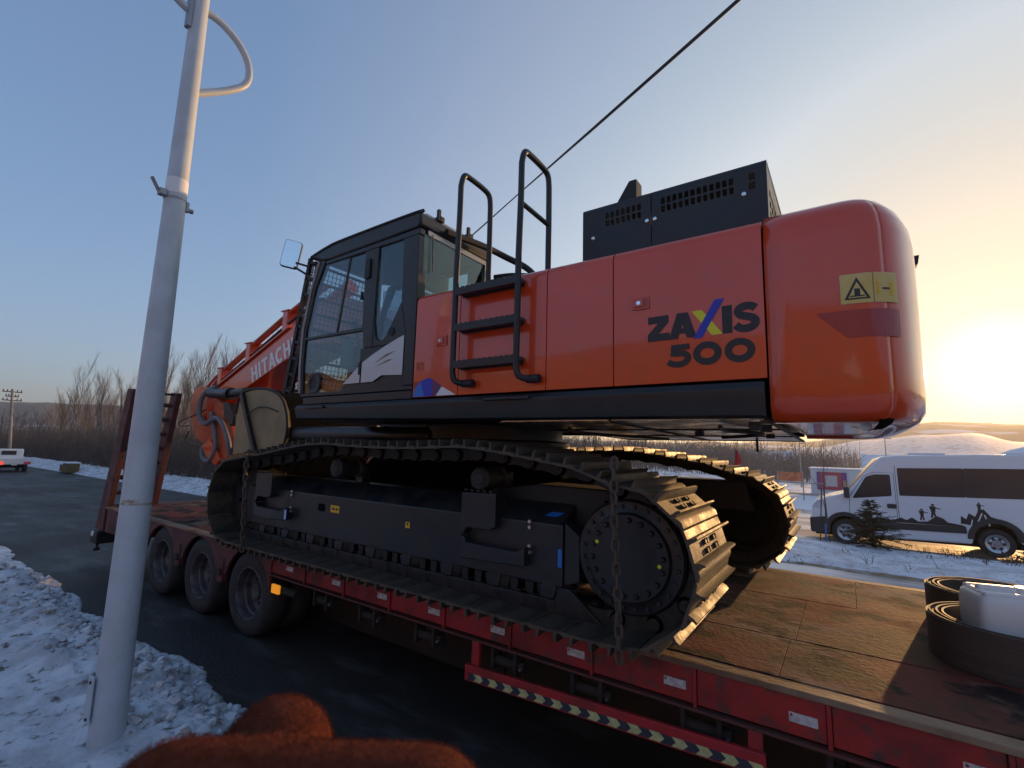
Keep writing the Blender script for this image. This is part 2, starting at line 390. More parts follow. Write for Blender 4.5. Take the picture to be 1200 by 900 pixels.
# near snow bank by the camera
def edge_y(x): return 2.14 + 0.16*nz(x, 1.7, 0, 0.9) + 0.10*nz(x, 9.1, 0, 2.6)
def bank(x, y):
    d = edge_y(x)-y
    if d < -0.12: return -0.03
    s = sstep(-0.05, 0.30, d)
    h = 0.025 + 0.085*s + 0.035*nz(x, y, 0, 0.8)*s
    lump = max(0, nz(x, y, 2, 3.1))*0.10+max(0, nz(x, y, 7, 7.0))*0.06+nz(x, y, 4, 14)*0.014
    rid = math.exp(-((d-0.42)/0.34)**2)
    h += lump*(0.20+1.3*rid)*s + (0.045+0.05*nz(x, y, 11, 1.3))*rid*s + 0.02*rid*s*nz(x, y, 13, 26)
    return h
struct('snow_bank', grid_mb(-15, 3.4, -3.2, 2.5, 520, 190, bank), 'snow', sharp=70)
# verge between the two roads, with a kerb of matted grass
def verge(x, y):
    t = sstep(11.4, 12.0, y)*(1-sstep(14.6, 15.6, y))
    return -0.02-0.30*sstep(14.3, 15.6, y)+0.13*t+0.03*nz(x, y, 1, 0.9)*t+0.02*nz(x, y, 6, 4)*t
struct('verge', grid_mb(-9, 60, 11.2, 15.7, 240, 34, verge), 'verge_snow')
struct('side_road', grid_mb(-30, 70, 15.5, 25.5, 100, 14, lambda x, y: -0.325+0.02*nz(x, y, 2, 0.5)), 'packed_snow')
struct('kerb', grid_mb(-8, 30, 11.42, 11.86, 260, 6, lambda x, y: 0.045+0.075*nz(x, y, 3, 0.45)+0.04*nz(x, y, 8, 3)-0.25*abs(y-11.64)), 'kerb')
# ploughed snow along the far road edge at the left
def windrow(x, y):
    e = 8.95+0.10*nz(x, 0, 2, 0.12)+0.05*nz(x, 0, 6, 0.8)
    t = math.exp(-((y-10.2)/1.0)**2)
    return -0.06+0.14*sstep(e-0.12, e+0.22, y)+(0.24+0.20*nz(x, y, 2, 0.7)+0.12*nz(x, y, 5, 2.3))*t*sstep(e-0.1, e+0.9, y)
struct('snow_windrow', grid_mb(-120, -7, 8.5, 12.6, 560, 46, windrow), 'snow')
# hills
def interp(tab, a):
    for i in range(len(tab)-1):
        if tab[i][0] <= a <= tab[i+1][0]:
            t = (a-tab[i][0])/(tab[i+1][0]-tab[i][0]); t = t*t*(3-2*t); return tab[i][1]*(1-t)+tab[i+1][1]*t
    return tab[-1][1]
def hill_mb(tab, a0, a1, na, rad, ridge, rough, base=-3.0, seed=0):
    mb = MB(); vs = []; fs = []; nr = len(rad)
    for k in range(na+1):
        az = a0+(a1-a0)*k/na; el = interp(tab, az)
        for r_ in rad:
            t = sstep(rad[0], ridge, r_)
            z = base + (CAM_Z+ridge*math.tan(R(el))-base)*t
            if r_ > ridge: z -= (r_-ridge)*0.03
            x = r_*math.sin(R(az)); y = r_*math.cos(R(az))
            z += rough*t*(nz(x, y, seed, 0.02)*1.2+nz(x, y, seed+3, 0.08)*0.5)
            vs.append((x, y, z))
    for k in range(na):
        for i in range(nr-1):
            fs.append((k*nr+i, k*nr+i+1, (k+1)*nr+i+1, (k+1)*nr+i))
    return mb.add(vs, fs)
tab = [(-150, 2.0), (-110, 2.2), (-95, 2.3), (-82, 2.55), (-79, 2.85), (-75, 2.85), (-65, 2.4), (-50, 1.9), (-30, 1.5)]
struct('hills', hill_mb(tab, -150, -30, 240, [170, 220, 300, 380, 460, 540, 620, 700, 900], 700, 2.2), 'hill_dark')
tab = [(-34, 1.5), (-25, 1.15), (-12, 1.2), (-3, 1.5), (2, 2.7), (7, 3.15), (12, 3.0), (20, 3.4), (45, 3.0), (70, 2.6)]
struct('hills', hill_mb(tab, -34, 70, 240, [230, 320, 420, 520, 620, 720, 820, 900, 1100], 900, 2.4, seed=4), 'hill')
tab = [(-9, 0.2), (-3, 0.8), (2, 1.7), (6, 2.2), (9, 2.35), (12, 1.6), (18, 1.3), (40, 1.0)]
struct('hills', hill_mb(tab, -9, 40, 120, [190, 240, 300, 360, 420, 470, 520], 420, 0.8, seed=9), 'field_snow')
# grassy bank on the camera's side of the road, seen only mirrored in paint and glass
struct('hillside', grid_mb(-120, 70, -70, -9, 95, 40, lambda x, y: -0.1+11.5*sstep(9, 28, -y)*(1+0.22*nz(x, y, 0, 0.05))+0.5*nz(x, y, 2, 0.2)*sstep(9, 16, -y)), 'bank_tan')
# snow heap behind the van
mb = grid_mb(-1, 1, -1, 1, 40, 24, lambda u, v: (14.2+8.6*u, 48+6*v, -0.8+4.9*max(0, 1-u*u*0.95)**0.8*max(0, 1-v*v)**0.7+0.2*nz(u*6, v*6)))
solo('snow_heap', mb, 'roof_snow', 'big smooth snow heap rising behind the white minibus', 'snow heap', loc=(0, 0, 0), fixn=False)

# clods of ploughed snow along the bank edge
mb = MB(); rnd = random.Random(3)
ico = bmesh.new(); bmesh.ops.create_icosphere(ico, subdivisions=1, radius=1.0)
IV = [v.co.copy() for v in ico.verts]; IF = [tuple(v.index for v in f.verts) for f in ico.faces]; ico.free()
def lumpy(mb, c, r, rnd, flat=0.8):
    sx, sy, sz = r*rnd.uniform(0.7, 1.3), r*rnd.uniform(0.7, 1.3), r*flat*rnd.uniform(0.7, 1.1); sd_ = rnd.random()*50
    rot = Matrix.Rotation(rnd.random()*6.28, 3, 'Z') @ Matrix.Rotation(rnd.uniform(-.6, .6), 3, 'X')
    vs = []
    for v in IV:
        k = 1+0.95*noise.noise(v*1.9+Vector((sd_, 0, 0)))
        vs.append(Vector(c)+rot @ Vector((v.x*sx*k, v.y*sy*k, v.z*sz*k)))
    mb.add(vs, IF)
for i in range(1500):
    x = -1.5-9.5*rnd.random()**1.4; d = abs(rnd.gauss(0.22, 0.26)); y = edge_y(x)-d+0.06
    r_ = 0.008+0.045*rnd.random()**3
    lumpy(mb, (x, y, max(0.01, bank(x, y))+r_*0.25), r_, rnd)
solo('snow_clods', mb, 'snow_dirty', 'broken clods of dirty ploughed snow along the bank edge', 'snow', kind='stuff', smooth=False)
mb = MB(); lumpy(mb, (0, 0, 0), 0.07, rnd, 0.9)
solo('snow_chunk', MB().add([v+Vector((-3.35, 1.62, bank(-3.35, 1.62)+0.03)) for v in mb.v], mb.f), 'snow_dirty', 'dark frozen chunk of dirty snow lying near the lamp post', 'snow chunk', smooth=False)
mb = MB(); rnd2 = random.Random(8)
for dx, dy, r_ in ((0, 0, .16), (.14, .05, .13), (-.12, -.06, .11), (.02, .1, .1)): lumpy(mb, (-3.02+dx, 1.93+dy, bank(-3.0, 1.9)+0.07), r_, rnd2, 0.8)
solo('snow_chunk', mb, 'snow', 'large pale block of ploughed snow at the bank tip beside the brown glove', 'snow chunk', smooth=True, sharp=60)
# ================================================================= LOWBED TRAILER
DZ = 1.01                      # deck height
YN, YF = 2.95, 5.85            # near and far deck edges
TR = thing('lowbed_trailer', 'long red lowbed trailer with worn wooden deck carrying the excavator', 'trailer', (-3.0, 4.4, 0))
rows = [(3.06, 3.70), (3.71, 4.74), (4.75, 5.74)]
rnd = random.Random(5)
for ri, (ya, yb) in enumerate(rows):
    xs = [-9.0, -7.55, -5.3, -3.1, -0.36+0.18*ri, 2.1, 4.9] if ri != 1 else [-9.0, -6.7, -4.4, -2.2, -0.33, 1.6, 4.9]
    for i in range(len(xs)-1):
        dz = rnd.uniform(-0.002, 0.002)
        part('plank', MB().box(xs[i]+0.0015, xs[i+1]-0.0015, ya+0.003, yb-0.003, DZ-0.05+dz, DZ+dz), 'deck_wood', TR, bevel=0.0015)
part('rear_deck', MB().box(-10.45, -9.01, 3.06, 5.74, DZ-0.05, DZ-0.004), 'deck_wood', TR, bevel=0.0015)
part('edge_trim', MB().box(-10.45, 4.9, YN, 3.055, DZ-0.035, DZ-0.002), 'deck_edge', TR, bevel=0.006)
part('edge_trim', MB().box(-10.45, 4.9, 5.745, YF, DZ-0.035, DZ-0.002), 'deck_edge', TR, bevel=0.006)
part('deck_frame', MB().box(-10.4, 4.85, 3.02, 5.78, DZ-0.10, DZ-0.055), 'chassis_dark', TR)
part('side_beam', MB().box(-5.18, 4.85, 3.0, 3.05, 0.77, DZ-0.036), 'dark_core', TR)
# red side panels between ribs, one per bay
xr = [-5.18+0.63*i for i in range(17)]
for i in range(len(xr)-1):
    part('side_panel', MB().box(xr[i]+0.012, xr[i+1]-0.012, 2.972, 2.998, 0.785, DZ-0.037), 'red_rail', TR, bevel=0.004)
    part('rib', MB().box(xr[i]-0.010, xr[i]+0.010, 2.958, 2.999, 0.77, DZ-0.037), 'red_rail', TR, bevel=0.003)
part('lower_flange', MB().box(-5.25, 4.85, 2.952, 3.06, 0.752, 0.769), 'red_old', TR, bevel=0.003)
for x in [-4.83, -4.04, -3.39, -2.77, -2.14, -1.51, -0.88, -0.25, 0.40, 1.03, 1.66]:
    p = part('reflector_plate', MB().box(x-0.062, x+0.062, 2.966, 2.971, 0.848, 0.893), 'plate_white', TR)
    part('rivet', MB().cyl((x-0.05, 2.967, 0.882), (x-0.05, 2.962, 0.882), 0.006, n=8), 'red_rail', p)
# fender skirt over the axles with three wheel arches
WX = [-5.68, -6.88, -8.10]; WR = 0.47
out = [(-5.19, DZ-0.04), (-9.3, DZ-0.04), (-9.3, 0.60)]
for c in reversed(WX):
    a = arc(c, 0.45, 0.505, 162, 18, 14); out += a
out += [(-5.19, 0.62)]
part('fender_skirt', MB().prism(out, 2.965, 2.995), 'red_old', TR)
part('tail_skirt', MB().box(-10.4, -9.31, 2.965, 2.995, 0.60, DZ-0.04), 'red_old', TR, bevel=0.004)
for x in (-6.28, -7.49):
    part('axle_bracket', MB().box(x-0.07, x+0.07, 2.95, 3.02, 0.50, 0.78), 'red_old', TR, bevel=0.008)
    part('marker_stub', MB().cyl((x+0.02, 2.93, 0.62), (x+0.02, 3.1, 0.62), 0.045, n=14), 'chassis_dark', TR)
# wheels: outer and inner of each pair on both sides
def wheel_meshes():
    t = MB().lathe([(0.285, 0.035), (0.30, 0.012), (0.36, 0.0), (0.42, 0.006), (0.452, 0.03), (WR-0.004, 0.06), (WR, 0.10), (WR, 0.17), (WR-0.004, 0.205), (0.44, 0.24), (0.36, 0.255), (0.285, 0.22), (0.275, 0.12)], (0, 0, 0), n=48, closed=True)
    r = MB().lathe([(0.290, 0.030), (0.292, 0.016), (0.276, 0.014), (0.264, 0.03), (0.258, 0.10), (0.240, 0.115), (0.232, 0.17), (0.20, 0.195), (0.12, 0.20), (0.12, 0.215), (0.285, 0.215)], (0, 0, 0), n=40, closed=True)
    h = MB().lathe([(0.0, 0.09), (0.07, 0.09), (0.085, 0.10), (0.095, 0.17), (0.125, 0.18), (0.125, 0.21)], (0, 0, 0), n=24)
    n_ = MB()
    for k in range(10):
        a = 2*math.pi*k/10; n_.cyl((0.165*math.cos(a), 0.165, 0.165*math.sin(a)), (0.165*math.cos(a), 0.20, 0.165*math.sin(a)), 0.015, n=6)
    return t.mesh('tyre', 'tyre'), r.mesh('rim', 'rim'), h.mesh('hub', 'rim'), n_.mesh('wheel_nuts', 'rim')
tM, rM, hM, nM = wheel_meshes()
def wheel(parent, c, flip=False, scale=1.0, withnuts=True):
    M = Matrix.Translation(Vector(c)) @ (Matrix.Rotation(math.pi, 4, 'Z') if flip else Matrix.Identity(4)) @ Matrix.Scale(scale, 4)
    w = inst('wheel', tM, parent, M)
    w2 = []
    for nm, me in (('rim', rM), ('hub', hM)) + ((('wheel_nuts', nM),) if withnuts else ()):
        o = bpy.data.objects.new(nm, me); COL.objects.link(o); o.parent = w; ORG[o.name] = Vector((0, 0, 0))
    return w
for x in WX:
    wheel(TR, (x, 2.99, WR-0.005)); wheel(TR, (x, 3.30, WR-0.005), withnuts=False)
    wheel(TR, (x, 5.81, WR-0.005), True)
    part('axle', MB().cyl((x, 3.2, WR-0.005), (x, 5.6, WR-0.005), 0.075, n=14), 'chassis_dark', TR)
# chassis
for y in (3.75, 5.0):
    part('main_beam', MB().box(-10.3, 4.85, y, y+0.12, 0.50, DZ-0.101), 'chassis_dark', TR)
for i in range(12):
    x = -9.6+1.26*i
    part('cross_member', MB().box(x-0.05, x+0.05, 3.06, 5.78, 0.72, 0.90), 'chassis_dark', TR)
for xa, xb in ((-8.9, -5.3), (-5.29, -2.6), (-2.59, -0.1), (-0.09, 3.6)):  # unseen filler boxes, added to keep low sun off the road beneath
    part('underbody_sun_blocker', MB().box(xa, xb, 3.72, 4.98, 0.10, 0.70), 'chassis_dark', TR, bevel=0.02)
# strap winches under the rail
for x in [-4.31, -3.61, -2.89, -2.10, -1.45, -0.75, -0.05, 0.6]:
    w = part('strap_winch', MB().box(x-0.11, x-0.085, 2.99, 3.10, 0.585, 0.75), 'chassis_dark', TR)
    part('cheek_plate', MB().box(x+0.085, x+0.11, 2.99, 3.10, 0.585, 0.75), 'chassis_dark', w)
    part('drum', MB().cyl((x-0.085, 3.045, 0.64), (x+0.155, 3.045, 0.64), 0.038, n=14), 'chassis_dark', w)
    part('pin', MB().cyl((x+0.14, 2.99, 0.64), (x+0.14, 3.10, 0.64), 0.008, n=6), 'galv', w)
part('side_lamp', MB().box(-5.13, -4.99, 2.955, 2.985, 0.585, 0.675), 'amber_lamp', TR, bevel=0.008, label='amber side marker lamp')
part('lamp_bracket', MB().box(-5.22, -4.75, 2.99, 3.02, 0.64, 0.66).cyl((-4.95, 3.0, 0.62), (-4.72, 3.0, 0.62), 0.03, n=10), 'chassis_dark', TR)
# side guard with hazard stripes (slightly sagging towards the rear)
gx0, gz0, gx1, gz1 = -2.40, 0.535, -0.42, 0.615
def gz(x): return gz0+(gz1-gz0)*(x-gx0)/(gx1-gx0)
mb = MB().add([(gx0, 2.925, gz(gx0)-.055), (gx1, 2.925, gz(gx1)-.055), (gx1, 2.955, gz(gx1)-.055), (gx0, 2.955, gz(gx0)-.055),
               (gx0, 2.925, gz(gx0)+.055), (gx1, 2.925, gz(gx1)+.055), (gx1, 2.955, gz(gx1)+.055), (gx0, 2.955, gz(gx0)+.055)],
              [(0,3,2,1),(4,5,6,7),(0,1,5,4),(1,2,6,5),(2,3,7,6),(3,0,4,7)])
GD = part('side_guard', mb, 'red_guard', TR, bevel=0.006)
sy, sk, n = [], [], 30
for i in range(n):
    xa = gx0+0.02+(gx1-gx0-0.04)*i/n; xb = gx0+0.02+(gx1-gx0-0.04)*(i+1)/n; xm = (xa+xb)/2; d = 0.026
    (sy if i % 2 else sk).append([(xa, gz(xa)-.044), (xb, gz(xb)-.044), (xb+d, gz(xb+d)-.0195), (xb, gz(xb)+.005), (xa, gz(xa)+.005), (xa+d, gz(xa+d)-.0195)])
decal_xz(sk, 2.9235, 'hazard_black', 'hazard_stripes', GD); decal_xz(sy, 2.9235, 'hazard_yellow', 'hazard_stripes', GD)
for x in (-2.33, -0.47):
    part('guard_post', MB().box(x-0.035, x+0.035, 2.956, 2.99, gz(x)-0.05, 0.755), 'red_guard', TR, bevel=0.005)
# rear end: cross bumper, lamp box, raised ramps
part('rear_beam', MB().box(-10.62, -10.46, 2.95, 5.85, 0.62, DZ-0.01), 'red_old', TR, bevel=0.01)
part('bumper', MB().box(-10.9, -10.7, 3.0, 5.8, 0.36, 0.55), 'chassis_dark', TR, bevel=0.02)
tl = part('tail_lamp', MB().box(-10.98, -10.66, 2.93, 3.24, 0.36, 0.57), 'black_matt', TR, bevel=0.03)
part('lens', MB().lathe([(0, -0.012), (0.04, -0.008), (0.052, 0.01)], (-10.86, 2.925, 0.52), n=16), 'lamp_white', tl)
part('hook', MB().cyl((-10.8, 3.0, 0.36), (-10.8, 3.0, 0.26), 0.02, n=8).cyl((-10.8, 2.96, 0.26), (-10.8, 3.04, 0.26), 0.025, n=8), 'chassis_dark', tl)
def ramp(y0, y1):
    rp = part('ramp', MB().prism([(-10.93, 0.60), (-10.55, 0.60), (-9.98, 3.02), (-10.24, 3.04)], y0, y0+0.09), 'red_old', TR, bevel=0.008)
    part('ramp_edge', MB().bar((-10.94, y0+0.03, 0.62), (-10.29, y0+0.03, 2.80), 0.035, 0.05), 'red_rail', rp)
    part('ramp_beam', MB().prism([(-10.93, 0.60), (-10.55, 0.60), (-9.98, 3.02), (-10.24, 3.04)], y1-0.09, y1), 'red_old', rp, bevel=0.008)
    for k in range(9):
        t = 0.05+0.108*k
        x = -10.74+(0.64)*t; z = 0.6+2.4*t
        part('rung', MB().bar((x, y0+0.09, z), (x, y1-0.09, z), 0.10, 0.055, up=(0.3, 0, 1)), 'red_old', rp, bevel=0.005)
    part('ramp_chain', MB().tube(smooth_path([(-10.5, y0+0.2, 0.95), (-10.45, y0+0.18, 1.4), (-10.35, y0+0.14, 1.75)], 5), 0.018, 6), 'galv', rp)
    part('tie_rod', MB().cyl((-10.1, y0+0.05, 2.99), (-10.1, y1-0.05, 2.99), 0.02, n=8), 'chassis_dark', rp)
ramp(2.97, 3.72); ramp(5.08, 5.83)
# toolbox-height landing step and gooseneck foot out at the front
part('front_bulkhead', MB().box(4.86, 4.98, 2.97, 5.83, 0.75, 1.5), 'red_rail', TR, bevel=0.01)

# coils of belt and plastic jug on the deck
def coil(c, ro, turns, th, h, label):
    x, y, z = c; pts = []
    n = int(turns*48)
    P = []
    for i in range(n+1):
        a = 2*math.pi*i/48; r_ = ro-th*1.35*a/(2*math.pi)*(1+0.12*math.sin(a*0.37+1)); P.append((r_, a))
    mb = MB(); o = 0; vs = []; fs = []
    for r_, a in P:
        for rr, zz in ((r_, 0), (r_, h), (r_-th, h), (r_-th, 0)):
            dz = 0.006*math.sin(a*0.5+rr*30) if zz else 0
            vs.append((x+rr*math.cos(a+2.0), y+rr*math.sin(a+2.0), z+zz+dz))
    for i in range(n):
        for k in range(4):
            fs.append((i*4+k, i*4+(k+1) % 4, (i+1)*4+(k+1) % 4, (i+1)*4+k))
    fs += [(0, 1, 2, 3), (n*4+3, n*4+2, n*4+1, n*4)]
    return solo('belt_coil', mb.add(vs, fs), 'belt_rubber', label, 'belt coil', loc=(x, y, z), group='belt coils on the deck')
coil((0.735, 4.06, DZ+0.005), 0.385, 5.3, 0.0105, 0.235, 'brown belt coil on the trailer deck holding the white plastic jug')
coil((0.81, 4.865, DZ+0.005), 0.385, 5.6, 0.0105, 0.25, 'farther brown belt coil on the deck, behind the coil with the jug')
J = thing('plastic_jug', 'square white plastic jug standing inside the nearer belt coil', 'jug', (0.72, 4.12, DZ+0.005))
bod = round_poly([(-0.17, -0.15), (0.17, -0.15), (0.17, 0.15), (-0.17, 0.15)], 0.05, 5)
mb = MB(); vs = []; fs = []; nb = len(bod)
prof = [(0, 0.90), (0.02, 0.98), (0.10, 1.0), (0.13, 0.985), (0.16, 1.0), (0.25, 1.0), (0.33, 0.99), (0.37, 0.94), (0.385, 0.86)]
rot = Matrix.Rotation(R(14), 3, 'Z')
for z, s_ in prof:
    for p in bod: vs.append(rot @ Vector((p[0]*s_, p[1]*s_, z)) + Vector((0.72, 4.12, DZ+0.005)))
for i in range(len(prof)-1):
    for k in range(nb): fs.append((i*nb+k, i*nb+(k+1) % nb, (i+1)*nb+(k+1) % nb, (i+1)*nb+k))
fs += [tuple(range(nb-1, -1, -1)), tuple((len(prof)-1)*nb+k for k in range(nb))]
part('body', mb.add(vs, fs), 'jug_plastic', J, sharp=60)
def jp(x, y, z): return rot @ Vector((x, y, z)) + Vector((0.72, 4.12, DZ+0.005))
def jbox(x0, x1, y0, y1, z0, z1):
    b_ = MB().box(x0, x1, y0, y1, z0, z1); return MB().add([jp(*v) for v in b_.v], b_.f)
part('handle', jbox(-0.13, 0.06, -0.025, 0.025, 0.375, 0.425), 'jug_plastic', J, bevel=0.02, seg=3)
part('top_ridge', jbox(-0.145, 0.145, -0.13, -0.085, 0.36, 0.405), 'jug_plastic', J, bevel=0.018, seg=3)
part('top_ridge', jbox(-0.145, 0.145, 0.085, 0.13, 0.36, 0.405), 'jug_plastic', J, bevel=0.018, seg=3)
part('top_ridge', jbox(-0.145, -0.10, -0.08, 0.08, 0.36, 0.400), 'jug_plastic', J, bevel=0.018, seg=3)
part('cap', MB().lathe([(0.0, 0.04), (0.04, 0.04), (0.045, 0.03), (0.045, 0.0)], jp(0.105, 0.02, 0.382), (0, 0, 1), 20), 'jug_plastic', J)
# ================================================================= EXCAVATOR
EX = thing('excavator', 'large orange and black crawler excavator loaded on the red trailer', 'excavator', (-3.3, 4.4, DZ+0.008))
# ---- tracks
SC, IC = (-1.13, 1.522), (-5.80, 1.515)
RS, RI = 0.392, 0.386
def track_path():
    bot = 1.130
    p = []
    p += arc(SC[0], SC[1], RS, -88, 98, 26)
    top = [(-1.32, 1.985), (-1.86, 2.065), (-2.33, 2.115), (-2.75, 2.098), (-3.25, 2.09), (-3.75, 2.10), (-4.13, 2.112), (-4.6, 2.065), (-5.12, 1.985), (-5.55, 1.935)]
    top = [(v.x, v.z) for v in smooth_path([(a, 0, b) for a, b in top], 6)]
    p += top
    p += arc(IC[0], IC[1], RI, 92, 268, 26)
    p += [(IC[0]+(SC[0]-IC[0])*t/30, bot) for t in range(1, 30)]
    return [Vector(q) for q in p]
TP = track_path()
cum = [0.0]
for i in range(len(TP)): cum.append(cum[-1]+(TP[(i+1) % len(TP)]-TP[i]).length)
LEN = cum[-1]; NSH = round(LEN/0.236); PITCH_ = LEN/NSH
def at_len(s):
    s %= LEN
    for i in range(len(TP)):
        if cum[i] <= s <= cum[i+1]:
            t = (s-cum[i])/max(1e-9, cum[i+1]-cum[i]); return TP[i]*(1-t)+TP[(i+1) % len(TP)]*t
p = PITCH_/2
prof = [(-p, 0.050), (-p, 0.064), (-0.074, 0.070), (-0.071, 0.098), (-0.078, 0.120), (-0.066, 0.121), (-0.054, 0.100), (-0.050, 0.070), (0.050, 0.070), (0.054, 0.100), (0.066, 0.121), (0.078, 0.120), (0.071, 0.098), (0.074, 0.072),
        (p-0.022, 0.079), (p-0.002, 0.079), (p+0.024, 0.064), (p+0.026, 0.048), (p-0.012, 0.054), (0.06, 0.054), (-0.06, 0.054)]
SW = 0.82
mb = MB().prism(prof, -SW/2, SW/2)
for u in (-0.024, 0.024):
    for y in (-0.13, -0.075, 0.075, 0.13): mb.cyl((u, y, 0.066), (u, y, 0.088), 0.016, n=6)
shoeM = mb.mesh('shoe', 'track_steel')
lk = MB()
dog = [(a, b) for a, b in arc(-p, 0, 0.052, 90, 270, 6)] + [(-0.03, -0.035), (0.03, -0.035)] + [(a, b) for a, b in arc(p, 0, 0.052, -90, 90, 6)] + [(0.05, 0.052), (-0.05, 0.052)]
for y in (-0.125, 0.085): lk.prism(dog, y, y+0.04)
for s_ in (-1, 1):
    lk.cyl((-p, s_*0.12, 0), (-p, s_*0.155, 0), 0.036, n=12)
    lk.cyl((-p, s_*0.155, 0), (-p, s_*0.160, 0), 0.018, n=8)
lk.cyl((-p, -0.09, 0), (-p, 0.09, 0), 0.03, n=10)
linkM = lk.mesh('track_link', 'link_steel')
SC0 = SC
def frame_at(s):
    a = at_len(s-p); b = at_len(s+p); c = (a+b)/2; t = (b-a).normalized()
    n_ = Vector((t.y, -t.x))        # outward: path runs counter-clockwise seen from -Y
    return c, t, n_
FRM = [frame_at(i*PITCH_) for i in range(NSH)]
def track(yc, outer, dx=0.0):
    SC = (SC0[0]+dx, SC0[1])
    for c, t, n_ in FRM:
        M = Matrix(((-t.x, 0, n_.x, c.x+dx), (0, 1, 0, yc), (-t.y, 0, n_.y, c.y), (0, 0, 0, 1)))
        inst('shoe', shoeM, EX, M); inst('track_link', linkM, EX, M)
    o = outer                      # -1: outside faces -Y
    y_ = lambda d: yc+o*d          # d measured towards the outside
    # sprocket with teeth and final drive
    n = 25; pts = []
    for k in range(n):
        a = 360*k/n
        for da, rr in ((-4.5, 0.345), (-2.2, 0.395), (2.2, 0.395), (4.5, 0.345)): pts.append((SC[0]+rr*math.cos(R(a+da)), SC[1]+rr*math.sin(R(a+da))))
    sp = part('sprocket', MB().prism(pts, yc-0.035, yc+0.035), 'link_steel', EX)
    fd = part('final_drive', MB().lathe([(0.30, 0.0), (0.345, 0.02), (0.350, 0.075), (0.335, 0.09), (0.275, 0.095), (0.268, 0.10), (0.266, 0.122), (0.258, 0.128), (0.0, 0.128)], (SC[0]-0.02, y_(0.06), SC[1]), (0, o, 0), 48), 'black_paint', EX)
    bm_ = MB()
    for k in range(18):
        a = 2*math.pi*k/18+0.1; x = SC[0]-0.02+0.228*math.cos(a); z = SC[1]+0.228*math.sin(a)
        bm_.lathe([(0.0, 0.022), (0.010, 0.020), (0.016, 0.012), (0.018, 0.0)], (x, y_(0.187), z), (0, o, 0), 10)
    part('cover_bolts', bm_, 'black_paint', fd, kind='stuff')
    for k in range(24):
        a = 2*math.pi*(k+0.5)/24; x = SC[0]-0.02+0.308*math.cos(a); z = SC[1]+0.308*math.sin(a)
        part('rim_bolt', MB().lathe([(0.0, 0.016), (0.013, 0.014), (0.015, 0.0)], (x, y_(0.152), z), (0, o, 0), 8), 'black_paint', fd)
    bm_ = MB()
    for x, z in ((-0.215, 0.075), (0.185, -0.02)): bm_.cyl((SC[0]+x, y_(0.187), SC[1]+z), (SC[0]+x, y_(0.197), SC[1]+z), 0.012, n=10)
    part('drain_plugs', bm_, 'decal_yellow', fd)
    part('travel_motor', MB().lathe([(0.0, 0.26), (0.22, 0.26), (0.25, 0.22), (0.25, 0.10), (0.375, 0.09), (0.378, 0.045), (0.0, 0.045)], (SC[0], yc, SC[1]), (0, -o, 0), 40), 'dark_core', EX)
    part('idler', MB().lathe([(0.08, -0.12), (0.30, -0.12), (0.345, -0.10), (0.345, -0.05), (0.31, -0.045), (0.31, 0.045), (0.345, 0.05), (0.345, 0.10), (0.30, 0.12), (0.08, 0.12)], (IC[0], yc, IC[1]), (0, 1, 0), 40), 'link_steel', EX)
    # side frame
    cs = [(y_(0.145), 1.25), (y_(0.145), 1.655), (y_(0.09), 1.70), (y_(-0.06), 1.79), (y_(-0.22), 1.79), (y_(-0.22), 1.25)]
    fr = part('track_frame', MB().prism(cs, -5.76, -1.62, 'x'), 'frame_black', EX, bevel=0.012)
    part('idler_yoke', MB().prism([(-6.14, 1.66), (-5.762, 1.68), (-5.762, 1.24), (-6.16, 1.20), (-6.20, 1.24)], y_(0.145), y_(0.105)), 'frame_black', fr, bevel=0.012)
    part('idler_yoke', MB().prism([(-6.14, 1.66), (-5.762, 1.68), (-5.762, 1.24), (-6.16, 1.20), (-6.20, 1.24)], y_(-0.145), y_(-0.185)), 'frame_black', fr, bevel=0.012)
    part('motor_guard', MB().prism([(-1.63, 1.25), (-1.63, 1.74), (-1.40, 1.80), (-1.32, 1.72), (-1.47, 1.52), (-1.32, 1.26)], y_(-0.06), y_(-0.22)), 'frame_black', fr, bevel=0.01)
    part('motor_cover', MB().prism([(-2.45+dx, 1.62), (-2.45+dx, 1.84), (-1.95+dx, 1.91), (-1.05+dx, 1.90), (-0.98+dx, 1.62)], y_(-0.05), y_(-0.38)), 'black_matt', fr, bevel=0.015)
    part('end_plate', MB().prism([(-1.615, 1.26), (-1.615, 1.68), (-1.50, 1.60), (-1.50, 1.30)], y_(0.135), y_(0.02)), 'frame_black', fr, bevel=0.01)
    part('roller_guard', MB().prism([(-6.05, 1.075), (-5.98, 1.165), (-1.68, 1.165), (-1.64, 1.25), (-1.56, 1.25), (-1.33, 1.075)], y_(0.15), y_(0.125)), 'frame_black', fr, bevel=0.006)
    for k in range(9):
        x = -5.45+0.465*k
        rl = part('bottom_roller', MB().lathe([(0.05, 0.15), (0.085, 0.145), (0.10, 0.11), (0.115, 0.105), (0.115, 0.07), (0.09, 0.06), (0.09, -0.06), (0.115, -0.07), (0.115, -0.105), (0.05, -0.15)], (x, yc, 1.225), (0, 1, 0), 20), 'link_steel', fr)
        part('roller_cap', MB().prism([(x-0.07, 1.248), (x+0.07, 1.248), (x+0.05, 1.17), (x-0.05, 1.17)], y_(0.115), y_(0.155)), 'frame_black', fr, bevel=0.006)
        for s_ in (-1, 1):
            part('roller_guide', MB().prism([(x+0.232*s_*0.72-0.035, 1.248), (x+0.232*s_*0.72+0.035, 1.248), (x+0.232*s_*0.72+0.022, 1.10), (x+0.232*s_*0.72-0.022, 1.10)], y_(0.105), y_(0.122)), 'black_matt', fr)
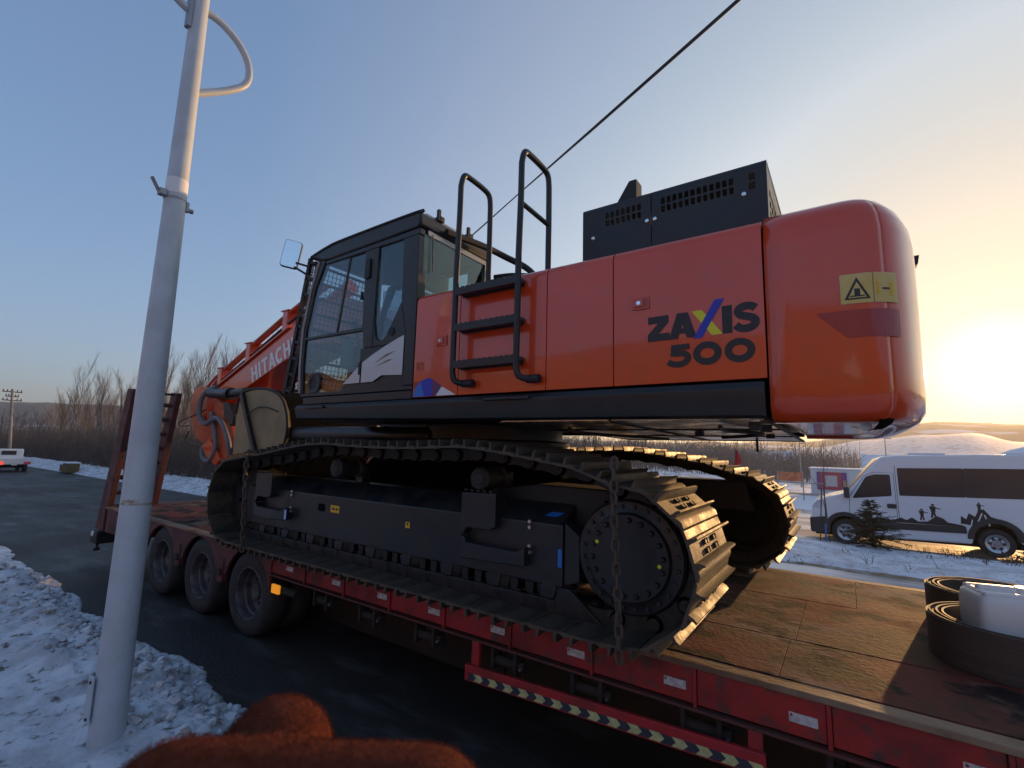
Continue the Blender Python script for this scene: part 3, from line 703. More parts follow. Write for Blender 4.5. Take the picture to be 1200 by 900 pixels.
    for x in (-4.13, -2.33):
        cr_ = part('carrier_roller', MB().lathe([(0.0, 0.205), (0.045, 0.205), (0.05, 0.195), (0.075, 0.195), (0.092, 0.18), (0.092, 0.06), (0.07, 0.05), (0.07, -0.05), (0.092, -0.06), (0.092, -0.12), (0.0, -0.12)], (x, yc, 1.935), (0, o, 0), 24), 'link_steel', EX)
        part('bearing_ring', MB().lathe([(0.062, 0.0), (0.062, 0.006), (0.050, 0.006), (0.050, 0.0)], (x, y_(0.196), 1.935), (0, o, 0), 24, closed=True), 'frame_black', cr_)
        part('roller_support', MB().box(x-0.05, x+0.05, min(y_(-0.2), y_(-0.1)), max(y_(-0.2), y_(-0.1)), 1.78, 1.98), 'frame_black', cr_)
    # step brackets on the outside
    for (xa, xb, holes) in ((-5.53, -4.90, 0), (-2.47, -1.88, 1)):
        y0, y1 = y_(0.147), y_(0.225)
        part('step_bracket', MB().prism([(xa, 1.50), (xa, 1.83), (xa+0.33, 1.84), (xa+0.33, 1.60), (xa+0.28, 1.57), (xa+0.06, 1.57), (xa+0.03, 1.52)], y_(0.06), y1), 'frame_black', fr, bevel=0.008)
        part('step_bracket', MB().prism([(xa, 1.34), (xa, 1.50), (xa+0.04, 1.50), (xa+0.06, 1.46), (xb-0.08, 1.45), (xb, 1.49), (xb, 1.36)], y0, y1), 'frame_black', fr, bevel=0.008)
        tb = MB()
        for k in range(5): tb.box(xa+0.03+0.06*k, xa+0.055+0.06*k, min(y_(0.1), y1), max(y_(0.1), y1), 1.841, 1.855)
        part('tread', tb, 'frame_black', fr)
        b_ = MB()
        for (bx, bz) in ((xa-0.015, 1.655), (xa-0.015, 1.615), (xa-0.015, 1.475), (xa-0.015, 1.435), (xb+0.0, 1.66), (xb+0.0, 1.62), (xb, 1.49), (xb, 1.45)):
            if xa < -5 and bx < -5.2: continue
            b_.lathe([(0.0, 0.022), (0.012, 0.020), (0.017, 0.010), (0.017, 0.0)], (bx, y_(0.147), bz), (0, o, 0), 10)
        part('bolts', b_, 'bolt_steel', fr)
    if o < 0:
        yy = y_(0.1465)-0.0015
        decal_xz([round_poly([(-4.43, 1.575), (-4.31, 1.575), (-4.31, 1.50), (-4.43, 1.50)], 0.03)], yy, 'dark_core', 'lightening_hole', fr)
        decal_xz([round_poly([(-6.02, 1.50), (-5.94, 1.50), (-5.94, 1.46), (-6.02, 1.46)], 0.01)], yy, 'dark_core', 'lightening_hole', fr)
        decal_xz([[(-4.22, 1.575), (-4.08, 1.575), (-4.08, 1.505), (-4.22, 1.505)]], yy, 'decal_amber', 'warning_sticker', fr)
        decal_xz([[(-3.155, 1.525), (-3.10, 1.525), (-3.10, 1.475), (-3.155, 1.475)]], yy, 'decal_amber', 'warning_sticker', fr)
        decal_xz([[(-3.145, 1.517), (-3.11, 1.517), (-3.127, 1.49)]], yy-0.001, 'decal_black', 'warning_mark', fr)
        decal_xz([[(-4.205, 1.53), (-4.17, 1.56), (-4.15, 1.53)], [(-4.14, 1.55), (-4.10, 1.55), (-4.10, 1.53), (-4.14, 1.53)]], yy-0.001, 'decal_black', 'warning_mark', fr)
        for x in (-4.87,):
            decal_xz([[(x-.03, 1.48), (x+.015, 1.48), (x+.015, 1.37), (x-.03, 1.37)]], y_(0.226)-0.0015, 'decal_sky', 'blue_sticker', fr)
            decal_xz([[(x-.018, 1.47), (x+.003, 1.47), (x+.003, 1.38), (x-.018, 1.38)]], y_(0.226)-0.0025, 'decal_white', 'blue_sticker', fr)
        decal_xz([[(-1.655, 1.50), (-1.625, 1.50), (-1.625, 1.38), (-1.655, 1.38)]], yy, 'decal_sky', 'blue_sticker', fr)
        part('blue_sticker', MB().add([(-1.80, y_(0.088), 1.7035), (-1.70, y_(0.088), 1.7035), (-1.66, y_(0.045), 1.7295), (-1.76, y_(0.045), 1.7295)], [(0, 1, 2, 3)]), 'decal_sky', fr)
track(3.12, -1); track(5.70, 1, 0.2)
# ---- undercarriage centre and swing bearing
part('car_body', MB().prism([(3.37, 1.45), (3.37, 1.74), (3.85, 2.10), (4.95, 2.10), (5.43, 1.74), (5.43, 1.45), (4.9, 1.62), (3.9, 1.62)], -4.6, -2.0, 'x'), 'dark_core', EX, bevel=0.02)
part('swing_bearing', MB().lathe([(0.0, 0.0), (0.82, 0.0), (0.86, 0.04), (0.86, 0.14), (0.78, 0.16), (0.78, 0.30), (0.0, 0.30)], (-3.3, 4.4, 2.10), (0, 0, 1), 48), 'black_paint', EX)
# ---- upper structure
part('platform', MB().box(-4.70, -0.36, 3.12, 5.78, 2.41, 2.575), 'black_paint', EX, bevel=0.01)
sk_ = [(2.905, 2.575), (2.872, 2.535), (2.872, 2.50), (2.90, 2.385), (2.93, 2.372), (3.11, 2.372), (3.11, 2.575)]
mb = MB(); cs0 = [(y, z) for y, z in sk_]
n = len(sk_); vs = []; fs = []
for x, lift in ((-4.84, 0.055), (-4.3, 0.045), (-2.5, 0.015), (-0.42, 0.0)):
    for y, z in sk_: vs.append((x, y, z+lift*(2.575-z)/0.2))
for y, z in sk_: vs.append((-0.345, y+(0.03 if y < 2.92 and z < 2.56 else 0), z))
for i in range(4):
    for k in range(n): fs.append((i*n+k, i*n+(k+1) % n, (i+1)*n+(k+1) % n, (i+1)*n+k))
fs += [tuple(range(n)), tuple(4*n+k for k in range(n-1, -1, -1))]
SKT = part('side_skirt', mb.add(vs, fs), 'black_paint', EX, bevel=0.006)
for xa, xb in ((-4.62, -4.30), (-2.26, -1.84)):
    part('step_plate', MB().box(xa, xb, 2.845, 2.876, 2.528, 2.552), 'black_paint', SKT, bevel=0.006)
part('side_skirt', MB().box(-4.6, -0.345, 5.80, 5.92, 2.372, 2.575), 'black_paint', EX, bevel=0.01)
# belly covers of bright sheet, on black bearers
for (xa, xb) in ((-2.16, -1.28), (-1.26, -0.37)):
    for (ya, yb) in ((2.96, 3.86), (3.90, 4.80), (4.84, 5.74)):
        z0 = 2.372-0.016*(ya-2.95); z1 = 2.372-0.016*(yb-2.95)
        part('belly_cover', MB().add([(xa, ya, z0), (xb, ya, z0), (xb, yb, z1), (xa, yb, z1), (xa, ya, z0+.008), (xb, ya, z0+.008), (xb, yb, z1+.008), (xa, yb, z1+.008)],
             [(0,3,2,1),(4,5,6,7),(0,1,5,4),(1,2,6,5),(2,3,7,6),(3,0,4,7)]), 'belly_metal', EX)
for y in (3.88, 4.82, 5.77):
    z = 2.372-0.016*(y-2.95)-0.002
    part('belly_bearer', MB().bar((-2.2, y, z), (-0.34, y, z), 0.05, 0.012), 'black_matt', EX)
for x in (-2.18, -1.27, -0.35):
    part('belly_bearer', MB().bar((x, 2.98, 2.366), (x, 5.79, 2.321), 0.03, 0.010), 'black_matt', EX)
for pts in ([(-0.62, 3.1), (-0.66, 3.5), (-0.50, 4.0), (-0.9, 4.6)], [(-1.7, 3.2), (-1.9, 3.9), (-1.5, 5.0)]):
    part('belly_hose', MB().tube(smooth_path([(a, b, 2.338-0.012*(b-3)) for a, b in pts], 5), 0.014, 6), 'rubber_black', EX)
part('drain_pipe', MB().cyl((-0.72, 5.3, 2.34), (-0.72, 5.3, 2.20), 0.012, n=6), 'rubber_black', EX)
for x, y in ((-0.42, 3.05), (-0.40, 3.35), (-0.52, 4.6), (-1.0, 4.2)): part('belly_clip', MB().box(x-.03, x+.03, y-.03, y+.03, 2.315, 2.36), 'rubber_black', EX)
# engine bay: dark core behind the doors, then the doors one by one
part('engine_bay', MB().box(-3.05, -0.33, 2.945, 5.84, 2.58, 3.485), 'dark_core', EX)
def body_panel(xa, xb, name='body_door', z0=2.59):
    cs = [(2.900, z0), (2.900, 3.435), (2.906, 3.465), (2.922, 3.492), (2.948, 3.508), (2.985, 3.515), (3.40, 3.520), (3.40, 3.49), (2.98, 3.487), (2.943, 3.47), (2.930, 3.43), (2.930, z0)]
    return part(name, MB().prism(cs, xa, xb, 'x'), 'orange', EX, sharp=28, bevel=0.003)
P1 = body_panel(-3.075, -2.563); P2 = body_panel(-2.557, -1.735); P3 = body_panel(-1.729, -1.222); P4 = body_panel(-1.216, -0.330)
part('engine_deck', MB().box(-3.05, -0.31, 3.405, 5.86, 3.487, 3.512), 'black_paint', EX, bevel=0.004)
part('side_panel', MB().box(-4.4, -0.33, 5.86, 5.90, 2.59, 3.50), 'orange', EX, bevel=0.01)
part('tool_box', MB().box(-4.75, -3.1, 5.0, 5.85, 2.58, 3.35), 'orange', EX, bevel=0.04, seg=3)
def latch(x0, x1, z0, z1, par):
    f_ = part('door_latch', MB().box(x0, x1, 2.890, 2.899, z0, z1), 'orange', par, bevel=0.004)
    part('recess', MB().box(x0+0.01, x1-0.008, 2.8885, 2.8895, z0+0.012, z1-0.01), 'decal_maroon', f_)
    part('paddle', MB().box(x0+0.012, x1-0.035, 2.882, 2.8885, z0+0.016, z1-0.014), 'orange', f_, bevel=0.003)
    part('lock', MB().cyl(((x0+x1)/2-0.01, 2.882, (z0+z1)/2), ((x0+x1)/2-0.01, 2.877, (z0+z1)/2), 0.013, n=14), 'chrome', f_)
latch(-1.085, -0.975, 3.075, 3.155, P4); latch(-2.815, -2.695, 3.015, 3.105, P1)
decal_xz([[(-3.05, 2.90), (-2.955, 2.895), (-2.955, 2.812), (-3.05, 2.817)]], 2.8975, 'orange_dusty', 'small_notice', P1)
decal_xz([[(-3.035, 2.885), (-3.01, 2.885), (-3.01, 2.83), (-3.035, 2.83)], [(-2.995, 2.885), (-2.97, 2.885), (-2.97, 2.865), (-2.995, 2.865)], [(-2.995, 2.85), (-2.97, 2.85), (-2.97, 2.83), (-2.995, 2.83)]], 2.8965, 'decal_maroon', 'small_notice', P1)
# swoosh at the foot of the front door
sw = [(-3.072, 2.595)] + [(-3.072+0.02, 2.66)] + arc(-2.90, 2.625, 0.135, 150, 45, 8) + [(-2.73, 2.655), (-2.775, 2.595)]
q = len(sw)
decal_xz([[(-3.070, 2.594), (-3.05, 2.665), (-2.985, 2.725), (-2.93, 2.594)]], 2.8975, 'decal_sky', 'swoosh_decal', P1)
decal_xz([[(-2.93, 2.594), (-2.985, 2.725), (-2.90, 2.752), (-2.85, 2.742), (-2.84, 2.594)]], 2.8975, 'decal_blue', 'swoosh_decal', P1)
decal_xz([[(-2.84, 2.594), (-2.85, 2.742), (-2.735, 2.672), (-2.80, 2.594)]], 2.8975, 'decal_purple', 'swoosh_decal', P1)
decal_xz([[(-2.798, 2.594), (-2.733, 2.670), (-2.70, 2.655), (-2.575, 2.594)]], 2.8975, 'decal_white', 'swoosh_decal', P1)
decal_xz([[(-3.070, 2.66), (-3.052, 2.668), (-2.99, 2.728), (-3.070, 2.728)]], 2.8977, 'decal_maroon', 'swoosh_decal', P1)
# ---- lettering ZAXIS 500
def bar2(p0, p1, w): return strip2d([p0, p1], w)[0]
YT_ = 2.8972
X0, Z0, LH = -0.985, 2.857, 0.158
def L(q): return (X0+q[0], Z0+q[1]+0.004*(q[0]/0.6))
h = LH
decal_xz([[(0, h), (.128, h), (.128, h-.046), (0, h-.046)], [(-.002, 0), (.132, 0), (.132, .046), (-.002, .046)], [(-.002, .044), (.062, .044), (.130, h-.044), (.066, h-.044)]], YT_, 'decal_black', 'lettering', P4, L, 0.0004)
decal_xz([[(.128, 0), (.184, 0), (.232, h), (.180, h)], [(.236, 0), (.292, 0), (.244, h), (.190, h)], [(.155, .030), (.27, .030), (.26, .062), (.165, .062)]], YT_, 'decal_black', 'lettering', P4, L, 0.0004)
decal_xz([[(.266, h), (.326, h), (.438, 0), (.378, 0)]], YT_, 'decal_yellow', 'lettering', P4, L)
decal_xz([[(.272, -.01), (.322, -.01), (.452, h+.052), (.398, h+.052)]], YT_-0.0008, 'decal_blue', 'lettering', P4, L)
decal_xz([[(.436, 0), (.490, 0), (.490, h+.006), (.436, h+.006)]], YT_, 'decal_black', 'lettering', P4, L)
sp_ = [(.612, .128), (.592, .143), (.562, .147), (.532, .138), (.521, .117), (.535, .097), (.565, .086), (.597, .074), (.610, .052), (.597, .028), (.563, .017), (.530, .022), (.507, .042)]
sp_ = [(v.x, v.z) for v in smooth_path([(a, 0, b) for a, b in sp_], 4)]
decal_xz(strip2d(sp_, 0.044), YT_, 'decal_black', 'lettering', P4, L)
def N(q): return (-0.868+q[0], 2.685+q[1]+0.004*(q[0]/0.5))
f5 = [(.005, .036), (.03, .020), (.065, .015), (.10, .022), (.122, .045), (.115, .070), (.085, .083), (.05, .080)]
f5 = [(v.x, v.z) for v in smooth_path([(a, 0, b) for a, b in f5], 4)]
decal_xz(strip2d(f5, 0.036) + [[(.022, .066), (.060, .066), (.064, .136), (.026, .136)], [(.026, .136), (.134, .136), (.134, .104), (.026, .104)]], YT_, 'decal_black', 'lettering', P4, N, 0.00015)
for cx in (.232, .406):
    el = [(cx+0.060*math.cos(t*math.pi/16), .068+0.050*math.sin(t*math.pi/16)) for t in range(32)]
    decal_xz(strip2d(el, 0.040, True), YT_, 'decal_black', 'lettering', P4, N)
# ---- ladder: two hoop handrails and three serrated treads
for x, cross in ((-2.53, False), (-1.92, True)):
    pth = smooth_path([(x+0.10, 2.885, 2.672), (x+0.05, 2.83, 2.675), (x+0.015, 2.80, 2.70), (x, 2.795, 2.77)], 4)
    pth += [Vector((x, 2.795, 3.6)), Vector((x+0.005, 2.80, 4.05))]
    pth += smooth_path([(x+0.005, 2.80, 4.34), (x+0.008, 2.83, 4.44), (x+0.012, 2.90, 4.455), (x+0.015, 3.10, 4.445), (x+0.018, 3.17, 4.41), (x+0.02, 3.185, 4.32)], 4)
    pth += [Vector((x+0.02, 3.19, 4.0)), Vector((x+0.02, 3.19, 3.50))]
    hr = part('handrail', MB().tube(pth, 0.024, 12), 'black_paint', EX)
    part('mount', MB().cyl((x+0.055, 2.86, 2.672), (x+0.16, 2.865, 2.672), 0.030, n=14).cyl((x+0.13, 2.86, 2.672), (x+0.13, 2.9, 2.672), 0.02, n=10), 'rubber_black', hr)
    part('mount', MB().cyl((x+0.02, 3.19, 3.505), (x+0.02, 3.19, 3.545), 0.04, n=14), 'black_paint', hr)
    if cross: part('cross_bar', MB().tube([(x+0.003, 2.80, 4.02), (x+0.02, 3.19, 3.99)], 0.019, 10), 'black_paint', hr)
for z in (3.385, 3.085, 2.785):
    s_ = []
    nt = 12
    for k in range(nt):
        xa = -2.52+0.60*k/nt; s_ += [(xa, z+0.05), (xa+0.012, z+0.062), (xa+0.038, z+0.062)]
    s_ += [(-1.92, z+0.05), (-1.92, z), (-2.52, z)]
    st = part('tread', MB().prism(s_, 2.775, 2.785), 'black_paint', EX)
    part('tread_plate', MB().box(-2.52, -1.92, 2.786, 2.885, z+0.012, z+0.026), 'black_paint', st)
    part('tread_plate', MB().prism(s_, 2.875, 2.885), 'black_paint', st)
# ---- counterweight
YC = 4.4
def cw_outline(n=72):
    pts = []
    for k in range(n+1):
        a = -90+180*k/n; c = math.cos(R(a)); s_ = math.sin(R(a)); e = 2/3.6
        pts.append(Vector((-0.04+0.45*abs(c)**e, YC+1.5*math.copysign(abs(s_)**e, s_))))
    pts = [Vector((-0.32, YC-1.5)), Vector((-0.2, YC-1.5))]+pts+[Vector((-0.2, YC+1.5)), Vector((-0.32, YC+1.5))]
    return pts
CWO = cw_outline()
CWP = [(2.372, 0.26), (2.348, 0.15), (2.352, 0.085), (2.375, 0.040), (2.42, 0.012), (2.50, 0.0), (2.6, 0.0), (3.0, 0.0), (3.34, 0.002), (3.42, 0.012), (3.48, 0.035), (3.53, 0.075), (3.565, 0.135), (3.59, 0.21), (3.61, 0.32), (3.625, 0.5)]
def cw_strip(i0, i1, push=0.0):
    mb = MB(); vs = []; fs = []; m = len(CWP)
    for i in range(i0, i1+1):
        t = (CWO[min(i+1, len(CWO)-1)]-CWO[max(i-1, 0)]).normalized(); nn = Vector((-t.y, t.x))
        if i <= 1: nn = Vector((0, 1))
        if i >= len(CWO)-2: nn = Vector((0, -1))
        for z, ins in CWP:
            q = CWO[i]+nn*(ins+push)
            vs.append((max(q.x, -0.32), q.y, z-push))
    for a in range(i1-i0):
        for k in range(m-1): fs.append((a*m+k, (a+1)*m+k, (a+1)*m+k+1, a*m+k+1))
    return mb.add(vs, fs)
iseam = next(i for i, q in enumerate(CWO) if q.y > 2.943)
CW = part('counterweight', cw_strip(0, iseam), 'orange', EX, sharp=60)
md = CW.modifiers.new('solid', 'SOLIDIFY'); md.thickness = 0.03; md.offset = -1
cwr = part('rear_casting', cw_strip(iseam, len(CWO)-1), 'orange', CW, sharp=60)
for v in cwr.data.vertices:
    if v.co.y+4.4 < CWO[iseam].y+0.3 and v.co.y < 0: v.co.y += 0.007
md = cwr.modifiers.new('solid', 'SOLIDIFY'); md.thickness = 0.03; md.offset = -1
part('seam_filler', cw_strip(iseam-2, iseam+3, 0.034), 'dark_core', CW, sharp=60)
inner = [(q.x-0.10 if q.x > 0 else q.x, 4.4+(q.y-4.4)*0.90) for q in CWO]
part('core', MB().prism(inner, 2.375, 2.42, 'z'), 'orange', CW)
part('core', MB().prism([(p_[0]-0.3 if p_[0] > -0.1 else -0.315, 4.4+(p_[1]-4.4)*0.8) for p_ in inner], 3.40, 3.627, 'z'), 'orange', CW)
part('core', MB().box(-0.328, -0.322, 2.95, 5.85, 2.40, 3.47), 'dark_core', CW)
def cw_decal(s0, s1, z0, z1, mat, name, n=10, d=0.003, pts=None, par=None):
    """wraps a flat print round the corner; s is arc length from x=0 on the near side"""
    cumc = [0.0]
    for i in range(len(CWO)-1): cumc.append(cumc[-1]+(CWO[i+1]-CWO[i]).length)
    base = 0.32
    def at(s):
        s += base
        for i in range(len(CWO)-1):
            if cumc[i] <= s <= cumc[i+1]:
                t = (s-cumc[i])/(cumc[i+1]-cumc[i]); q = CWO[i]*(1-t)+CWO[i+1]*t; tt = (CWO[i+1]-CWO[i]).normalized(); return q+Vector((tt.y, -tt.x))*d
    mb = MB(); vs = []; fs = []
    for k in range(n+1):
        t = k/n; s = s0+(s1-s0)*t; q = at(s)
        za = z0(t) if callable(z0) else z0; zb = z1(t) if callable(z1) else z1
        vs += [(q.x, q.y, za), (q.x, q.y, zb)]
    for k in range(n): fs.append((2*k, 2*k+2, 2*k+3, 2*k+1))
    return part(name, mb.add(vs, fs), mat, par or CW, smooth=False, fixn=False)
wd = cw_decal(0.02, 0.285, lambda t: 2.945, lambda t: 3.10, 'decal_pale', 'warning_decal')
def tri(t): return 2.965+0.115*(1-abs(2*t-1))
cw_decal(0.035, 0.145, 2.965, tri, 'decal_black', 'warning_triangle', 10, 0.0045, par=wd)
cw_decal(0.052, 0.128, 2.973, lambda t: 2.973+0.083*(1-abs(2*t-1)), 'decal_pale', 'warning_triangle', 10, 0.0055, par=wd)
cw_decal(0.078, 0.102, 2.978, 3.02, 'decal_black', 'warning_figure', 2, 0.0065, par=wd)
cw_decal(0.060, 0.12, 2.978, 2.985, 'decal_black', 'warning_figure', 2, 0.0065, par=wd)
cw_decal(0.158, 0.160, 2.945, 3.10, 'decal_black', 'warning_rule', 1, 0.0045, par=wd)
cw_decal(0.175, 0.185, 2.985, 3.05, 'decal_amber', 'warning_figure', 1, 0.0045, par=wd)
cw_decal(0.20, 0.235, 3.01, 3.02, 'decal_black', 'warning_figure', 1, 0.0045, par=wd)
cw_decal(0.24, 0.26, 2.98, 3.05, 'decal_amber', 'warning_figure', 1, 0.0045, par=wd)
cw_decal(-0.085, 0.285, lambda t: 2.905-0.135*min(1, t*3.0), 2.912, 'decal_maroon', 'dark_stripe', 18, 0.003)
part('lifting_lug', MB().prism([(0.22, 3.50), (0.36, 3.60), (0.50, 3.60), (0.49, 3.54), (0.37, 3.44)], 4.26, 4.36), 'black_matt', CW)
part('tail_light', MB().prism([(0.390, 3.26), (0.420, 3.25), (0.424, 3.04), (0.39, 3.02)], 3.95, 4.12), 'decal_maroon', CW)
# ---- engine hood: hollow box of perforated plates
def holed_plate(x0, x1, z0, z1, holes, y0, y1):
    xs = sorted(set([x0, x1]+[v for h_ in holes for v in h_[:2]])); zs = sorted(set([z0, z1]+[v for h_ in holes for v in h_[2:]]))
    solid = {}
    for i in range(len(xs)-1):
        for k in range(len(zs)-1):
            cx, cz = (xs[i]+xs[i+1])/2, (zs[k]+zs[k+1])/2
            solid[i, k] = not any(h_[0] < cx < h_[1] and h_[2] < cz < h_[3] for h_ in holes)
    mb = MB(); vid = {}; vs = []; fs = []
    def v(i, k, s_):
        if (i, k, s_) not in vid: vid[i, k, s_] = len(vs); vs.append((xs[i], (y0, y1)[s_], zs[k]))
        return vid[i, k, s_]
    for (i, k), s_ in solid.items():
        if not s_: continue
        fs.append((v(i, k, 0), v(i+1, k, 0), v(i+1, k+1, 0), v(i, k+1, 0))); fs.append((v(i, k+1, 1), v(i+1, k+1, 1), v(i+1, k, 1), v(i, k, 1)))
        for (di, dk, a, b) in ((-1, 0, (i, k), (i, k+1)), (1, 0, (i+1, k+1), (i+1, k)), (0, -1, (i+1, k), (i, k)), (0, 1, (i, k+1), (i+1, k+1))):
            if not solid.get((i+di, k+dk), False): fs.append((v(*a, 0), v(*b, 0), v(*b, 1), v(*a, 1)))
    return mb.add(vs, fs)
HY = 3.35
HD = part('hood', MB().prism([(HY+0.002, 3.50), (HY+0.002, 3.60), (HY+0.02, 3.60), (HY+0.02, 3.512)], -1.66, -0.34, 'x'), 'black_paint', EX)
hz = (3.935, 3.985, 4.0, 4.05)
def hrow(xs0, n, st, w): return [(xs0+st*i, xs0+st*i+w, hz[0], hz[1]) for i in range(n)]+[(xs0+st*i, xs0+st*i+w, hz[2], hz[3]) for i in range(n)]
part('hood_door', holed_plate(-1.67, -1.108, 3.515, 4.10, hrow(-1.47, 7, 0.043, 0.029), HY, HY+0.018), 'black_paint', HD, smooth=False)
part('hood_door', holed_plate(-1.10, -0.33, 3.515, 4.10, hrow(-1.03, 12, 0.0425, 0.029)+[(-0.44, -0.40, 4.0, 4.05), (-0.44, -0.40, 3.935, 3.985)], HY, HY+0.018), 'black_paint', HD, smooth=False)
top = [(HY, 4.10), (HY+0.008, 4.118), (HY+0.03, 4.13), (4.55, 4.16), (4.58, 4.14), (4.58, 4.12), (4.55, 4.135), (HY+0.03, 4.112), (HY+0.018, 4.10)]
part('hood_top', MB().prism(top, -1.67, -1.104, 'x'), 'black_paint', HD); part('hood_top', MB().prism(top, -1.10, -0.33, 'x'), 'black_paint', HD)
ends = holed_plate(HY+0.02, 4.56, 3.515, 4.11, [(HY+0.12+0.11*i, HY+0.20+0.11*i, 3.62+0.075*k, 3.67+0.075*k) for i in range(9) for k in range(5)], 0, 0.015)
part('hood_end', MB().add([(-0.332-v.y, v.x, v.z) for v in ends.v], ends.f), 'black_paint', HD, smooth=False)
part('hood_end', MB().add([(-1.655-v.y, v.x, v.z) for v in MB().prism([(HY+0.02, 3.515), (4.56, 3.515), (4.56, 3.60), (HY+0.02, 3.9)], 0, 0.015).v], MB().prism([(0, 0), (1, 0), (1, 1), (0, 1)], 0, 1).f), 'black_paint', HD, smooth=False)
for x, z in ((-1.575, 3.86), (-1.135, 3.895), (-1.075, 3.895), (-0.47, 3.91)):
    part('bolt', MB().lathe([(0, -0.012), (0.014, -0.010), (0.019, 0.0)], (x, HY-0.001, z), (0, 1, 0), 14), 'chrome', HD)
part('exhaust_stack', MB().prism([(-1.70, 4.14), (-1.70, 4.42), (-1.53, 4.68), (-1.46, 4.68), (-1.46, 4.14)], 4.02, 4.16), 'black_matt', HD)
part('muffler', MB().cyl((-1.5, 4.2, 3.82), (-0.6, 4.2, 3.82), 0.16, n=20), 'chassis_dark', HD)
part('orange_lug', MB().box(-0.30, -0.24, 4.18, 4.24, 3.6, 4.0), 'orange', HD, bevel=0.01)
# ---- cab
CY0, CY1 = 2.90, 3.92
CB = part('cab', MB().box(-4.76, -3.10, CY0+0.01, CY1, 2.578, 2.66), 'black_paint', EX, bevel=0.012)
# roof: shell with visor and drip rail
roof = [(-4.86, 4.235), (-4.70, 4.20), (-4.60, 4.16), (-4.45, 4.14), (-3.13, 4.165), (-3.085, 4.19), (-3.085, 4.29), (-3.11, 4.325), (-4.28, 4.315), (-4.45, 4.305), (-4.62, 4.275)]
part('cab_roof', MB().prism(roof, CY0-0.012, CY1+0.01), 'black_paint', CB, bevel=0.02, seg=3)
part('drip_rail', MB().tube(smooth_path([(-4.80, CY0-0.01, 4.235), (-4.5, CY0-0.014, 4.285), (-4.2, CY0-0.014, 4.305), (-3.13, CY0-0.014, 4.312), (-3.085, CY0-0.012, 4.28), (-3.075, CY0-0.005, 4.20)], 4), 0.013, 8), 'black_matt', CB)
part('roof_plate', MB().prism([(CY0+0.05, 4.322), (CY1-0.05, 4.322), (CY1-0.08, 4.350), (CY0+0.10, 4.345)], -4.2, -3.12, 'x'), 'galv', CB)
for y in (3.18, 3.62):
    part('roof_bracket', MB().box(-3.20, -3.09, y-0.03, y+0.03, 4.33, 4.38).box(-3.12, -3.09, y-0.05, y-0.02, 4.33, 4.44), 'black_matt', CB)
def pillar(pts, name='pillar', d0=0.0, d1=0.07, mat='black_paint'):
    part(name, MB().prism(pts, CY0+d0, CY0+d1), mat, CB, bevel=0.008)
    part(name, MB().prism(pts, CY1-d1, CY1-d0), mat, CB, bevel=0.008)
A_out = [(-4.80, 2.702), (-4.835, 3.0), (-4.835, 3.40), (-4.74, 3.85), (-4.63, 4.15)]
A_in = [(-4.765, 2.702), (-4.80, 3.0), (-4.795, 3.38), (-4.685, 3.85), (-4.575, 4.06), (-4.53, 4.15)]
pillar(A_out+list(reversed(A_in)))
part('pillar_trim', MB().tube([Vector((x-0.012, CY0-0.004, z)) for x, z in A_out], 0.014, 8), 'galv', CB)
pillar([(-3.835, 3.317), (-3.855, 4.099), (-3.655, 4.099), (-3.665, 3.342), (-3.665, 3.10), (-3.80, 3.10), (-3.82, 3.27)], 'pillar')
pillar([(-3.212, 2.702), (-3.212, 3.22), (-3.288, 3.50), (-3.30, 4.099), (-3.10, 4.099), (-3.085, 3.4), (-3.085, 2.702)], 'rear_pillar', -0.003, 0.10)
pillar([(-4.525, 4.10), (-4.525, 4.138), (-3.12, 4.16), (-3.09, 4.16), (-3.09, 4.10)], 'roof_beam')
pillar([(-4.80, 3.315), (-3.84, 3.315), (-3.82, 3.275), (-4.80, 3.285)], 'door_rail', 0.0, 0.03)
pillar([(-4.275, 3.32), (-4.135, 4.10), (-4.105, 4.10), (-4.245, 3.32)], 'window_mullion', 0.012, 0.03)
pillar([(-4.80, 2.661), (-4.80, 2.70), (-3.085, 2.70), (-3.085, 2.661)], 'sill')
# rear quarter below the window, with a pointed window foot
pillar([(-3.662, 3.10), (-3.662, 3.30), (-3.655, 3.34), (-3.63, 3.20), (-3.59, 3.155), (-3.52, 3.155), (-3.47, 3.20), (-3.292, 3.49), (-3.218, 3.22), (-3.218, 3.10)], 'quarter_panel', 0.002)
part('lower_panel', MB().prism([(-3.845, 3.10), (-3.216, 3.10), (-3.216, 2.70), (-4.12, 2.70), (-4.06, 2.77), (-3.93, 2.89), (-3.845, 2.965)], CY0+0.012, CY0+0.05), 'black_paint', CB)
part('lower_panel', MB().box(-4.76, -3.28, CY1-0.06, CY1-0.01, 2.70, 3.30), 'black_paint', CB)
part('headliner', MB().prism([(-4.48, 4.125), (-3.14, 4.150), (-3.14, 4.158), (-4.48, 4.133)], CY0+0.09, CY1-0.09), 'liner_grey', CB)
part('cab_floor', MB().box(-4.74, -3.12, CY0+0.08, CY1-0.08, 2.661, 2.70), 'cab_interior', CB)
